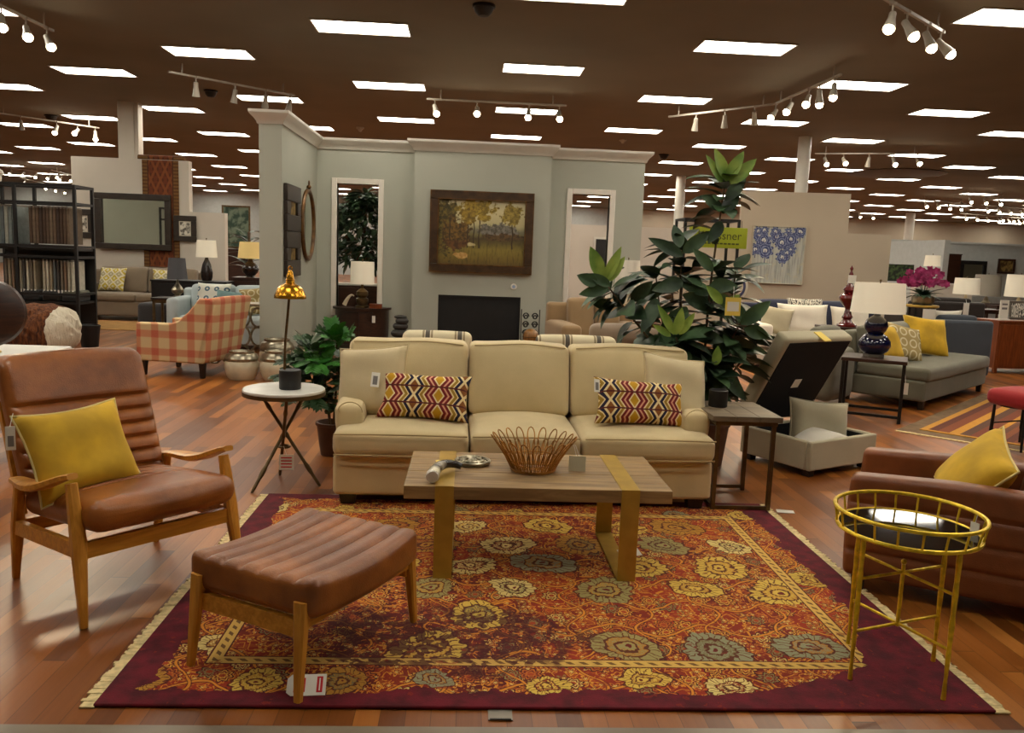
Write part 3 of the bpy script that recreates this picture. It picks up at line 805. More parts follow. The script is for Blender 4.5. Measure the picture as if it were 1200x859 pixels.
# ------------------------------------------------------------------ coffee table
CT=(.352,3.97,RZ); TH=.452-RZ
t=thing('coffee_table','low weathered wood coffee table wrapped with two brass strap legs on the rug','coffee table',CT,0)
b=MB()
for k in range(5):
    y0=-.33+.132*k; b.box(-.622,.622,y0+.0008,y0+.1312,TH-.062,TH-(.0006 if k%2 else 0))
b.build('tabletop',M['greywood'],t,bevel=.003)
for s,xc in((-1,-.436),(1,.424)):
    b=MB(); w=.043; T=.008
    b.box(xc-w,xc+w,-.335,-.327,0,TH+.003); b.box(xc-w,xc+w,.327,.335,0,TH+.003)
    b.box(xc-w,xc+w,-.327,.327,TH-.002,TH+.003); b.box(xc-w,xc+w,-.327,.327,0,T)
    b.build('strap_leg',M['brass'],t)
# wire basket
t=thing('wire_basket','rust-brown looped wire basket bowl in the middle of coffee table','basket',(.345,3.97,.452))
def ringp(r,z,n=36): return [(r*math.cos(2*PI*i/n),r*math.sin(2*PI*i/n),z) for i in range(n)]
b=MB(); b.tube(ringp(.108,.006),.006,6,True); b.tube(ringp(.112,.012),.005,6,True)
for a in range(6): b.tube([(.108*math.cos(a*PI/6),.108*math.sin(a*PI/6),.006),(-.108*math.cos(a*PI/6),-.108*math.sin(a*PI/6),.006)],.003,5)
b.build('base_ring',M['rust'],t)
MB().tube(ringp(.135,.062),.003,6,True).build('hoop',M['rust'],t)
for k in range(20):
    a0=2*PI*k/20; wd=.125
    pts=[]
    for i in range(21):
        q=i/20; f=abs(2*q-1); sgn=-1 if q<.5 else 1
        hgt=1-f**1.5
        r=.108+.105*hgt**1.1; z=.008+.185*hgt-.02*hgt*hgt
        aa=a0+sgn*wd*min(1,f*3.0)**.6*(.72+.3*(1-hgt))
        pts.append((r*math.cos(aa),r*math.sin(aa),z))
    MB().tube(pts,.0033,5).build('wire_loop',M['rust'],t)
for k in range(20):
    a0=2*PI*(k+.5)/20; pts=[]
    for i in range(15):
        q=i/14; f=abs(2*q-1); sgn=-1 if q<.5 else 1; hgt=1-f**2.2
        r=.109+.06*hgt; z=.008+.115*hgt; aa=a0+sgn*.13*f**.5
        pts.append((r*math.cos(aa),r*math.sin(aa),z))
    MB().tube(pts,.003,5).build('wire_loop',M['rust'],t)
t=thing('price_tag','grey folded price tag leaning beside the wire basket on coffee table','price tag',(.565,3.955,.4535),-6)
MB(MX(rx=-14)).box(-.042,.042,-.002,.002,0,.075).build('card',M['greige'],t)
MB(MX(rx=-14)).tube([(-.005,0,.072),(-.02,.02,.13),(-.012,.02,.13),(.01,0,.072)],.0016,5).build('string',M['paper'],t)
# horn magnifier
t=thing('horn_ornament','black and white polished horn ornament on left end of coffee table','ornament',(-.095,3.80,.4565),0)
pts=[];rs=[]
for i in range(13):
    q=i/12; a=q*1.75
    pts.append((-.045+.20*(1-math.cos(a))*.55,-.125+.25*math.sin(a)*.95,.032+.014*math.sin(q*PI)-.012*q)); rs.append(.031-.015*q)
hm=MatB('horn',.2); x,y,z=hm.xyz(); hm.color(hm.cramp((y+hm.noise(20,2)*.05+.12)/.2,[(0,rgb(226,214,186)),(.3,rgb(214,204,176)),(.5,rgb(60,52,44)),(.75,rgb(176,166,146)),(1,rgb(40,34,30))]))
MB().tube(pts,rs,12).build('horn',hm.m,t)
MB().tube([(pts[0][0],pts[0][1]+.03,pts[0][2]),(pts[0][0]-.002,pts[0][1]-.004,pts[0][2]),(pts[0][0]-.002,pts[0][1]-.01,pts[0][2])],[.031,.031,.026],12).build('end_cap',M['horncap'],t)
t=thing('carved_disc','round carved silver-grey openwork disc behind the horn on coffee table','ornament',(.045,4.06,.456))
b=MB(); b.tube(ringp(.085,.012,24),.008,6,True); b.tube(ringp(.045,.014,20),.007,6,True)
for k in range(10):
    a=2*PI*k/10; b.tube([(.045*math.cos(a),.045*math.sin(a),.014),(.066*math.cos(a+.2),.066*math.sin(a+.2),.02),(.085*math.cos(a),.085*math.sin(a),.012)],.006,5)
b.ball((0,0,.012),.025,1,1,.6); b.build('openwork',M['silver'],t)
MB().lathe([(.001,0),(.086,0),(.086,.004),(.001,.004)],24).build('backing',M['greige'],t)
tag(MB(MX((-.085,4.075,.4545),rz=12)).box(-.055,.055,-.032,.032,0,.002).build('price_card',M['ylw_card']),'small pale yellow price card lying flat beside the horn','price card')
tag(MB(MX((.86,3.985,.024),rx=20,rz=20)).box(-.06,.06,-.03,.03,0,.002).build('price_card',M['paper']),'white price card on the rug inside the right strap leg','price card')
# ------------------------------------------------------------------ lounge chair (local: faces +y)
CH0=(-1.485,3.60,0); CA=-131.3
t=thing('lounge_chair','cognac leather lounge chair with oak paddle arms at left of the rug','armchair',CH0,CA)
W=.335; D=.315
def zof(): pass
for s in(-1,1):
    MB().path([(s*(W+.015),D+.02,.002),(s*(W),D-.035,.33),(s*(W-.002),D-.085,.56)],[.026,.046,.036],[.028,.056,.04],(1,0,0)).build('leg',M['oak'],t)
    MB().path([(s*(W-.01),-D-.06,.002),(s*(W-.004),-D+.0,.25),(s*W,-D+.05,.47)],[.026,.042,.034],[.028,.05,.038],(1,0,0)).build('leg',M['oak'],t)
    pts=[];ws=[];hs=[]
    for i in range(11):
        q=i/10; pts.append((s*(W+.005+.02*math.sin(q*PI)),-D+.02+q*(2*D-.075),.465+.125*q+.016*math.cos(q*2*PI)-.01)); ws.append(.044+.045*math.sin(q*PI*.9+.35)**2); hs.append(.024+.012*(1-abs(2*q-1)))
    MB().path(pts,ws,hs).build('armrest',M['oak_x'],t)
    MB().bar((s*W,-D,.255),(s*W,D-.02,.30),.026,.062).build('side_rail',M['oak_x'],t)
MB().bar((-W,D-.035,.295),(W,D-.035,.295),.026,.065).build('front_rail',M['oak_x'],t)
MB().bar((-W,-D+.005,.255),(W,-D+.005,.255),.026,.06).build('back_rail',M['oak_x'],t)
def seatf(o,u):
    # slopes down to the back, waterfall front
    o[2]+=.10*(o[1]+.3)-.02; 
    g=0
    for k in range(5): g+=math.exp(-((o[1]-(-.26+.085*k))/.009)**2)
    if u[2]>0: o[2]-=.012*min(1,g)*(1-abs(u[0])**8)
    return o
c=MB().rbox(-.318,.318,-.30,.375,.325,.455,.058,8,(.004,.02,.02),seatf,ny=44).build('seat_cushion',M['leather'],t)
def backf(o,u):
    h=o[2]
    o[1]=o[1]-.42*h
    g=0
    for k in range(6): g+=math.exp(-((h-(.075+.064*k))/.011)**2)
    if u[1]>0: o[1]-=.024*min(1,g)*(1-abs(u[0])**14)+.03*(1-u[0]**2)
    o[0]*=1+.04*(h/.7)
    return o
B=MX((0,-.215,.375))
MB(B).rbox(-.312,.312,-.115,.02,0,.605,.05,8,(.004,.014,.01),backf,nz=56).build('back_cushion',M['leather'],t)
MB(B).bar((-.30,-.12,-.08),(-.30,-.30,.40),.03,.03).build('back_post',M['oak'],t); MB(B).bar((.30,-.12,-.08),(.30,-.30,.40),.03,.03).build('back_post',M['oak'],t)
ca=rad(CA); 
def cl(x,y,z): return (CH0[0]+x*math.cos(ca)-y*math.sin(ca),CH0[1]+x*math.sin(ca)+y*math.cos(ca),z)
pillow('throw_pillow','mustard velvet pillow with pale piping on cognac lounge chair','pillow',cl(.145,.02,.43),.44,.41,.18,M['mustard'],30,CA+2,3,M['mustard_pipe'],None,8,.10)
v=at(12,508,3.40)
t=thing('price_tag','white price tag hanging at left edge of the lounge chair back beside mustard pillow','price tag',tuple(v),20)
MB().box(-.018,.018,-.0015,.0015,-.07,.03).build('card',M['paper'],t); MB().box(-.01,.012,-.0025,-.0015,-.055,-.01).build('print',M['grey_ink'],t); MB().tube([(0,0,.03),(.01,.02,.08)],.0015,5).build('string',M['paper'],t)
# ------------------------------------------------------------------ ottoman (local x = long side)
OTC=((-.956-.183)/2,(2.823+3.179)/2); OA=60.9
# feet rectangle: long axis (.486,.874)
t=thing('ottoman','cognac leather ottoman with channel-stitched top and oak legs on the rug','ottoman',(OTC[0],OTC[1],RZ),OA)
HW,HD=.335,.245
for sx in(-1,1):
    for sy in(-1,1):
        MB().path([(sx*(HW+.015),sy*HD,0),(sx*(HW-.018),sy*(HD-.012),.335)],[.026,.046],[.026,.05],(0,1,0)).build('leg',M['oak'],t)
    MB().bar((sx*(HW-.026),-HD+.01,.235),(sx*(HW-.026),HD-.01,.235),.024,.062).build('end_rail',M['oak_x'],t)
for sy in(-1,1): MB().bar((-HW+.03,sy*(HD-.012),.262),(HW-.03,sy*(HD-.012),.262),.022,.05).build('side_rail',M['oak_x'],t)
def otf(o,u):
    g=0
    for k in range(6): g+=math.exp(-((o[1]-(-.20+.08*k))/.010)**2)
    if u[2]>0: o[2]-=.015*min(1,g)*(1-abs(u[0])**18)
    o[2]+=.028*u[0]**2-.018+.03*max(0,abs(u[1])-.8)
    return o
MB().rbox(-.322,.322,-.285,.285,.262,.402,.036,10,(.006,.012,.014),otf,ny=60).build('cushion',M['leather'],t)
v=atz(357,818,RZ)
t=thing('sale_tag','white and red paper sale tag against the front foot of the ottoman','price tag',(v.x,v.y+.012,RZ+.002),4)
b=MB(MX(rx=-55)); card=b.prism([(-.065,.012),(-.05,0),(.065,0),(.065,.075),(-.05,.075),(-.065,.06)],0,.0018,'y').build('card',M['paper'],t)
b=MB(MX(rx=-55)); b.box(-.042,-.004,-.001,0,.012,.062); b.box(.034,.054,-.001,0,.01,.066); b.build('red_print',M['redink'],t)
b=MB(MX(rx=-55)); 
for k in range(5): b.box(-.036+.006*k,-.033+.006*k,-.0016,-.001,.02,.054)
b.box(.042,.046,-.0016,-.001,.016,.06); b.build('white_print',M['paper'],t)
# ------------------------------------------------------------------ tripod table and brass lamp
TT=(-1.155,5.215); tz=.615
t=thing('tripod_table','round white marble side table on a crossed bronze tripod left of sofa','side table',(TT[0],TT[1],0))
MB().lathe([(.001,tz-.022),(.25,tz-.022),(.255,tz-.016),(.255,tz-.004),(.25,tz),(.001,tz)],48).build('tabletop',M['marble'],t)
MB().lathe([(.235,tz-.045),(.258,tz-.042),(.258,tz-.018),(.235,tz-.0225)],48).build('apron_ring',M['bronze'],t)
for k,(fx,fy) in enumerate(((-1.294,4.951),(-.911,5.129),(-1.217,5.366))):
    fx-=TT[0]; fy-=TT[1]; L=math.hypot(fx,fy); ux,uy=fx/L,fy/L
    top=(-ux*.20-uy*.02,-uy*.20+ux*.02,tz-.04)
    ft=Vector((fx,fy,.002)); tp=Vector(top); pts=[];rs=[]
    for i in range(25):
        q=i/24; pts.append(ft.lerp(tp,q)); rs.append(.0105+(.0045 if i in(4,5,13,20) else 0)-(.003 if i==0 else 0))
    MB().tube(pts,rs,10).build('leg',M['bronze'],t)
MB().tube(ringp(.035,.235,16),.008,6,True).build('binding_ring',M['bronze'],t)
t=thing('price_tag','white price tag hanging at the crossing of the tripod table legs','price tag',(-1.125,5.14,.15),4)
MB().box(-.045,.045,-.002,.002,-.05,.05).build('card',M['paper'],t)
b=MB()
for k in range(4): b.box(-.034,.034,-.003,-.002,-.034+.02*k,-.026+.02*k)
b.build('print',M['redink'],t)
MB().tube([(0,0,.05),(-.02,.02,.10)],.0015,5).build('string',M['paper'],t)
LB=(-1.115,5.20,tz)
t=thing('table_lamp','brass task lamp with dome shade on black cylinder base on marble table','lamp',LB)
MB().lathe([(.001,0),(.066,0),(.068,.004),(.068,.118),(.064,.122),(.001,.122)],32).build('lamp_base',M['black'],t)
MB().tube([(-.035,0,.12),(-.030,0,.30),(-.005,0,.585)],.008,10).build('stem',M['bronze'],t)
sh=MB(MX((.0,0,.585))); sh.lathe([(.098,-.012),(.098,0),(.094,.012),(.078,.05),(.055,.07),(.03,.082),(.026,.10),(.03,.104),(.024,.11),(.018,.15),(.010,.16),(.001,.162)],32)
sh.lathe([(.095,-.012),(.09,.01),(.074,.046),(.05,.064),(.001,.07)],32)
s_=sh.build('lamp_shade',M['brass_lamp'],t)
MB(MX((.0,0,.585))).ball((0,0,.016),.024,1,1,1.2).build('bulb',M['shade_lit'],s_)
MB(MX((.0,0,.745))).tube([(.012*math.cos(a),0,.012+.014*math.sin(a)) for a in [2*PI*i/12 for i in range(12)]],.004,6,True).build('finial_ring',M['brass_lamp'],t)
# ------------------------------------------------------------------ end table
ET=(1.70,5.02)
t=thing('end_table','square grey-brown wood end table with thin iron frame right of sofa','end table',(ET[0],ET[1],0))
b=MB()
for k in range(3): b.box(-.215+.1437*k,-.215+.1437*(k+1)-.001,-.265,.265,.565,.598)
b.build('tabletop',M['dustwood'],t,bevel=.003)
for sx in(-1,1):
    for sy in(-1,1): MB().bar((sx*.172,sy*.236,RZ if sy<0 else .002),(sx*.172,sy*.236,.565),.024,.024).build('leg',M['bronze'],t)
for sy in(-1,1): MB().bar((-.16,sy*.236,.027),(.16,sy*.236,.027),.018,.022).build('stretcher',M['bronze'],t)
MB().bar((-.172,-.225,.027),(-.172,.225,.027),.018,.022).build('stretcher',M['bronze'],t)
b=MB(); b.box(-.19,.19,-.25,-.225,.54,.565); b.box(-.19,.19,.225,.25,.54,.565); b.box(-.19,-.165,-.225,.225,.54,.565); b.box(.165,.19,-.225,.225,.54,.565); b.build('top_frame',M['bronze'],t)
v=at(845,468,5.03)
t=thing('black_pot','small black cylinder pot on back of the wooden end table','pot',(v.x,v.y+.06,.598))
MB().lathe([(.001,0),(.056,0),(.06,.006),(.06,.105),(.054,.108),(.05,.1),(.05,.03),(.001,.03)],28).build('pot_body',M['black'],t)
v=atz(916,600,0)
tag(MB(MX((v.x+.02,v.y,.003),rz=-12)).box(-.05,.055,-.03,.03,0,.002).build('price_card',M['paper']),'white price card on the wood floor by the end table foot','price card')
# ------------------------------------------------------------------ gold tray table
GT=(1.64,2.83)
t=thing('tray_table','round gold wire tray table with dark glass top at right front of rug','side table',(GT[0],GT[1],0),0)
GR=.243; gz=.565; gh=.068
G=M['gold']
MB().tube(ringp(GR,gz,48),.008,8,True).build('lower_ring',G,t); MB().tube(ringp(GR+.012,gz+gh,48),.0075,8,True).build('upper_ring',G,t)
for k in range(20):
    a=2*PI*k/20; MB().tube([(GR*math.cos(a),GR*math.sin(a),gz),((GR+.012)*math.cos(a),(GR+.012)*math.sin(a),gz+gh)],.0045,6).build('gallery_spindle',G,t)
MB().lathe([(.001,gz-.002),(GR-.004,gz-.002),(GR-.004,gz+.004),(.001,gz+.004)],48).build('glass_top',M['smoke_glass'],t)
fp=[(1.455,2.77),(1.729,2.634),(1.852,2.912),(1.578,3.048)]; fl_=[(x-1.6535,y-2.841) for x,y in fp]
zr_=lambda i: RZ if fp[i][0]<1.87 else .003
for i,(x,y) in enumerate(fl_):
    q=.86; z0=zr_(i)
    b=MB(); pts=[];rs=[]
    for k in range(15):
        f=k/14; pts.append((x*(1.0-(1-q)*0*f)+.0*f,y,z0+(gz-z0)*f)); rs.append(.006+.0035*min(1,f*2.2)+(.003 if k in(0,) else 0)+.0012*math.sin(k*2.1))
    b.tube(pts,rs,8).build('leg',G,t)
for zz in(.20,.40):
    for a,c in((0,2),(1,3)):
        A=Vector((*fl_[a],zz)); C_=Vector((*fl_[c],zz+(.0)));
        MB().tube([A.lerp(C_,k/10) for k in range(11)],.0058,7).build('cross_brace',G,t)
b=MB(); b.tube([(0,0,.19),(0,0,.43)],.0075,8); b.ball((0,0,.44),.011); b.build('centre_post',G,t)
t2=thing('price_tag','white price tag tied to rim of gold tray table','price tag',(GT[0]+.235,GT[1]-.03,gz+.07),-60)
MB().box(-.016,.016,-.0015,.0015,-.12,-.03).build('card',M['paper'],t2); MB().tube([(0,0,-.03),(.005,.0,.0)],.0012,5).build('string',M['paper'],t2)
# ------------------------------------------------------------------ leather club chair at right (local: faces +y)
ax_=Vector((-.857,.516)); LA=math.degrees(math.atan2(-ax_.x,ax_.y))
LC0=Vector((1.80,3.62)); pr=Vector((.516,.857))
# local x: right of facing; width 0.74; front plane at LC0
lcx=LC0-ax_*.43+pr*.37
t=thing('club_chair','brown leather club chair with channelled arms at right edge of picture','armchair',(lcx.x,lcx.y,0),LA)
def lch(s):
    def f(o,u):
        if abs(u[0])>.5 :
            g=0
            for k in range(3): g+=math.exp(-((o[2]-(.20+.12*k))/.012)**2)
            if u[0]*s>0: o[0]-=s*.012*min(1,g)
        o[2]-=.02*max(0,u[1])*max(0,u[2]); return o
    return f
for s in(-1,1):
    MB().rbox(min(s*.37,s*.25),max(s*.37,s*.25),-.42,.43,.075,.575,.03,8,(.006,.01,.004),lch(s),nz=40).build('arm',M['leather_dark'],t)
MB().rbox(-.26,.26,-.30,.41,.10,.27,.03,8).build('seat_base',M['leather_dark'],t)
MB().rbox(-.248,.248,-.26,.42,.27,.40,.05,8,(0,.01,.02)).build('seat_cushion',M['leather_dark'],t)
def lb(o,u): o[1]-=.14*(o[2]-.1)/.7; return o
MB().rbox(-.37,.37,-.47,-.34,.08,.74,.05,8,(0,.01,.01),lb).build('back_frame',M['leather_dark'],t)
MB().rbox(-.245,.245,-.36,-.22,.38,.79,.055,8,(0,.03,.01),lb).build('back_cushion',M['leather'],t)
for sx in(-1,1):
    for sy in(-1,1): MB(MX((sx*.31,sy*.36,0))).box(-.025,.025,-.025,.025,.002,.09,-.008,-.008).build('leg',M['darkleg'],t)
a_=rad(LA)
def ll(x,y,z): return (lcx.x+x*math.cos(a_)-y*math.sin(a_),lcx.y+x*math.sin(a_)+y*math.cos(a_),z)
pillow('throw_pillow','mustard velvet pillow with cream piping on brown club chair','pillow',ll(.0,.06,.41),.48,.41,.16,M['mustard'],40,LA+6,-14,M['mustard_pipe'],None,4)
# floor outlet at the front edge
v=atz(586,838,0)
t=thing('floor_outlet','grey floor outlet cover in the wood strip below rug','floor outlet',(v.x,v.y,0))
MB().box(-.04,.04,-.035,.035,.0005,.004).build('cover_plate',M['steel'],t); MB().box(-.035,.035,-.036,-.03,.004,.007).build('hinge',M['iron'],t)
# ------------------------------------------------------------------ tall rubber plant behind the sofa
def rosette(b,tip,axis,n,L,W,rnd,spread=(25,75),droop=.3):
    axis=Vector(axis).normalized()
    for k in range(n):
        az=k*2.4+rnd.uniform(-.3,.3); el=rad(rnd.uniform(*spread))
        x=axis.orthogonal().normalized(); y=axis.cross(x)
        d=axis*math.cos(el)+(x*math.cos(az)+y*math.sin(az))*math.sin(el)
        up=axis*math.sin(el)-(x*math.cos(az)+y*math.sin(az))*math.cos(el)
        l=L*rnd.uniform(.8,1.15)
        base=Vector(tip)-axis*(.015*k)+d*.015
        b.leaf(base,d,up,l,W*rnd.uniform(.85,1.15)*l/L,droop*rnd.uniform(.6,1.4),.16,7)
RP=at(826,440,5.95)
RP=Vector((1.80,5.98,0))
t=thing('rubber_plant','tall potted rubber plant with large dark leaves behind right end of the sofa','potted plant',tuple(RP))
MB().lathe([(.001,0),(.15,0),(.185,.30),(.195,.30),(.195,.33),(.175,.33),(.17,.27),(.001,.27)],28).build('pot',M['terracotta'],t)
rnd=random.Random(11)
def P(px,py,Y=5.95): v=at(px,py,Y); return v-RP
dark=MB(); mid=MB(); young=MB(); 
stems=[ # (list of (px,py,Y), tip rosette n, leaf L, young n)
 ([(822,470,5.95),(828,380,5.97),(834,320,5.98),(846,240,5.98),(850,212,5.95)],.3),
 ([(818,470,5.93),(800,400,5.95),(797,330,5.98),(800,285,6.0)],.28),
 ([(815,470,5.92),(775,415,5.85),(735,365,5.8),(712,335,5.78)],.26),
 ([(820,470,5.95),(800,420,5.75),(792,395,5.7)],.26),
 ([(826,470,5.95),(850,410,5.85),(870,375,5.8)],.26),
 ([(826,470,5.98),(865,430,6.1),(885,395,6.15)],.26),
 ([(818,475,5.9),(826,440,5.75),(838,420,5.7)],.24),
 ([(816,470,6.0),(788,420,6.05),(774,370,6.1),(768,318,6.1)],.26),
 ([(824,470,6.0),(846,420,6.1),(858,350,6.15),(862,318,6.1)],.26),
]
TR_=[]
for k,(pts,L) in enumerate(stems):
    Q=[Vector((0,0,.28))+Vector((.02*math.cos(k),.02*math.sin(k),0))]+[P(*p) for p in pts]
    # smooth
    R=[]
    for i in range(len(Q)-1):
        for f in range(5):
            R.append(Q[i].lerp(Q[i+1],f/5))
    R.append(Q[-1])
    for _ in range(3): R=[R[0]]+[(R[i-1]+R[i]*2+R[i+1])/4 for i in range(1,len(R)-1)]+[R[-1]]
    MB().tube(R,[.013-.008*i/len(R) for i in range(len(R))],7).build('stem',M['bark'],t)
    TR_.append(R)
    axis=(R[-1]-R[-4]).normalized()
    # leaves spiralling down the upper part of the stem
    n=len(R); lower=.42 if k<3 else .35
    for i in range(int(n*lower),n-1):
        for h in range(3):
            az=i*2.4+h*PI+rnd.uniform(-.5,.5); ax=(R[i+1]-R[i-1]).normalized(); x=ax.orthogonal().normalized(); y=ax.cross(x)
            el=rad(rnd.uniform(50,100)); d=ax*math.cos(el)+(x*math.cos(az)+y*math.sin(az))*math.sin(el); up=ax*math.sin(el)-(x*math.cos(az)+y*math.sin(az))*math.cos(el)
            q_=inframe(RP+R[i]+d*.15)
            if q_ and 838<q_[0]<890 and 250<q_[1]<300: continue
            (dark if rnd.random()<.6 else mid).leaf(R[i]+d*.02,d,up,L*rnd.uniform(.8,1.1),.135*rnd.uniform(.85,1.15),rnd.uniform(.25,.7),.15,7)
    rosette(mid if k in(2,3,4) else dark,R[-1],axis,5,L*.95,.13,rnd,(45,85),.4)
# bright growing tips, as the photo shows them
def yl(px,py,tx,ty,W,Y=5.75,dz=0,b=None):
    A=P(px,py,Y); B=P(tx,ty,Y+dz); d=B-A
    (b or young).leaf(A,d,(0,-1,.15),d.length,W,.12,.22,8)
for a in((852,212,838,172,.085),(850,212,873,176,.09),(855,215,888,185,.095),(846,214,828,180,.06)): yl(*a,Y=5.8)
for a in((705,326,692,288,.10),(708,330,729,288,.075),(712,330,733,300,.07)): yl(*a,Y=5.62)
for a in((700,333,676,322,.09),(712,338,678,345,.085),(715,335,690,320,.07)): yl(*a,Y=5.6,b=mid)
for a in((790,392,771,356,.06),(792,392,800,360,.075),(796,392,815,366,.06),(786,394,765,380,.05)): yl(*a,Y=5.5)
for a in((846,356,828,334,.07),(850,358,868,345,.06),(838,428,842,405,.07)): yl(*a,Y=5.62)
for a in((840,345,862,365,.085),(868,380,905,352,.11),(872,385,903,395,.10),(870,372,850,350,.09),(835,318,812,290,.08)): yl(*a,Y=5.65,b=mid)
for a in((720,360,690,352,.085),(740,352,765,330,.10),(800,300,760,278,.09),(800,296,835,270,.10),(797,290,790,262,.09),(846,250,868,222,.10),(846,246,822,228,.08),(850,235,876,205,.09),(846,260,830,285,.09),(832,335,865,335,.11),(830,345,790,325,.10),(800,330,765,340,.11),(800,345,840,365,.11),(805,360,770,395,.12),(812,390,850,400,.11),(815,400,780,430,.11),(825,410,862,440,.11),(822,430,800,465,.11),(828,420,855,470,.11),(835,395,905,415,.11),(850,440,875,470,.09),(780,330,750,355,.10),(770,350,752,390,.11)): yl(*a,Y=5.8,dz=rnd.uniform(-.15,.15),b=dark)
dark.build('foliage',M['leaf_dark'],t,sharp=70,recalc=False); mid.build('foliage',M['leaf_mid'],t,sharp=70,recalc=False)
young.build('young_leaves',M['leaf_young'],t,sharp=70,label='bright young leaves at the tips',recalc=False)
v=at(859,358,5.55)
t=thing('price_tag','yellow price tag hanging among leaves of the tall plant','price tag',tuple(v),5)
MB().box(-.055,.055,-.002,.002,-.07,.055).build('card',M['ylw_card'],t); g=MB().box(-.042,.042,-.003,-.002,-.04,.025).build('label_panel',M['paper'],t)
MB().tube([(0,0,.055),(.01,.03,.13)],.0015,5).build('string',M['paper'],t)
# ------------------------------------------------------------------ plant left of the sofa
LP=Vector((-.97,5.97,0)); t=thing('potted_plant','bushy green potted plant between marble table and cream sofa','potted plant',tuple(LP))
MB().lathe([(.001,0),(.085,0),(.10,.09),(.115,.22),(.125,.225),(.125,.245),(.11,.245),(.10,.20),(.001,.20)],24).build('pot',M['terracotta'],t)
rnd=random.Random(4); d1=MB(); d2=MB()
for k in range(5):
    a=k*1.3; R=[Vector((.02*math.cos(a),.02*math.sin(a),.2)),Vector((.05*math.cos(a),.04*math.sin(a),.42)),Vector((.09*math.cos(a),.07*math.sin(a),.62))]
    MB().tube(R,[.011,.009,.006],6).build('stem',M['bark'],t)
def lobed(b,base,d,up,L,W):
    """deeply lobed leaf: midrib blade with paired side lobes"""
    base=Vector(base); d=Vector(d).normalized(); up=Vector(up); sd=d.cross(up).normalized()
    b.leaf(base,d,up,L,W*.45,.35,.1,5)
    for i in range(1,5):
        q=i/5.2
        for s in(-1,1):
            bb=base+d*L*q*.9-up*.2*L*q*q; dd=(d*.75+sd*s*.75+up*.05)
            b.leaf(bb,dd,up,W*(1.0-.9*abs(q-.45)),W*.34,.3,.1,4)
def clump(px,py,Y,n,L,W,b,up0=(0,-.3,1)):
    c=at(px,py,Y)-LP
    L*=.86; W*=.74
    for k in range(int(n*1.7)):
        az=k*2.4+rnd.uniform(-.4,.4); el=rad(rnd.uniform(10,100)); A=Vector(up0).normalized(); x=A.orthogonal().normalized(); y=A.cross(x); h=x*math.cos(az)+y*math.sin(az)
        lobed(b,c+h*.02+Vector((rnd.uniform(-.05,.05),rnd.uniform(-.05,.05),rnd.uniform(-.06,.05))),A*math.cos(el)+h*math.sin(el),A*math.sin(el)-h*math.cos(el),L*rnd.uniform(.8,1.15),W)
for a in((395,400,5.9,9,.17,.13),(375,430,5.8,9,.16,.12)): clump(*a,d2)
for a in((365,412,5.95,10,.18,.13),(355,440,5.9,9,.18,.13),(390,440,6.0,10,.18,.13),(372,455,5.85,10,.18,.13),(345,430,5.95,7,.17,.12),(395,465,5.95,8,.15,.12),(352,465,5.9,7,.15,.11),(400,425,6.0,7,.16,.12),(380,475,5.9,6,.13,.1)): clump(*a,d1)
d1.build('foliage',M['leaf_mid'],t,sharp=70,recalc=False); d2.build('foliage',M['leaf_bright'],t,sharp=70,label='bright green upper leaves',recalc=False)
# ------------------------------------------------------------------ dark tree beyond the left opening
TP=Vector((-1.72,13.45,0)); t=thing('indoor_tree','dark leafy indoor tree seen through the left white-framed opening','potted plant',tuple(TP))
MB().lathe([(.001,0),(.18,0),(.23,.38),(.24,.40),(.2,.40),(.001,.36)],20).build('pot',M['darkcer'],t)
MB().tube([(0,0,.3),(-.05,0,.8),(-.16,.02,1.05),(-.12,0,1.3),(0,0,1.6),(.05,.0,2.2)],[.04,.035,.03,.03,.025,.01],8).build('trunk',M['bark'],t)
MB().tube([(-.12,0,1.2),(.15,.05,1.5),(.25,0,1.9)],[.02,.016,.008],6).build('branch',M['bark'],t)
b=MB(); rnd=random.Random(21)
for k in range(1000):
    a=rnd.uniform(0,6.28); r=.62*rnd.random()**.5; z=rnd.uniform(1.25,2.42); r*=min(1,(2.5-z)*1.6)*min(1,(z-1.05)*2.5)
    p=Vector((r*math.cos(a),r*math.sin(a)*.7,z)); d=Vector((math.cos(a)+rnd.uniform(-1,1),math.sin(a)+rnd.uniform(-1,1),rnd.uniform(-.9,.3)))
    b.leaf(p,d,(rnd.uniform(-.5,.5),rnd.uniform(-.5,.5),1),rnd.uniform(.15,.24),.08,.3,.15,4)
b.build('foliage',M['leaf_dark'],t,sharp=70,recalc=False)
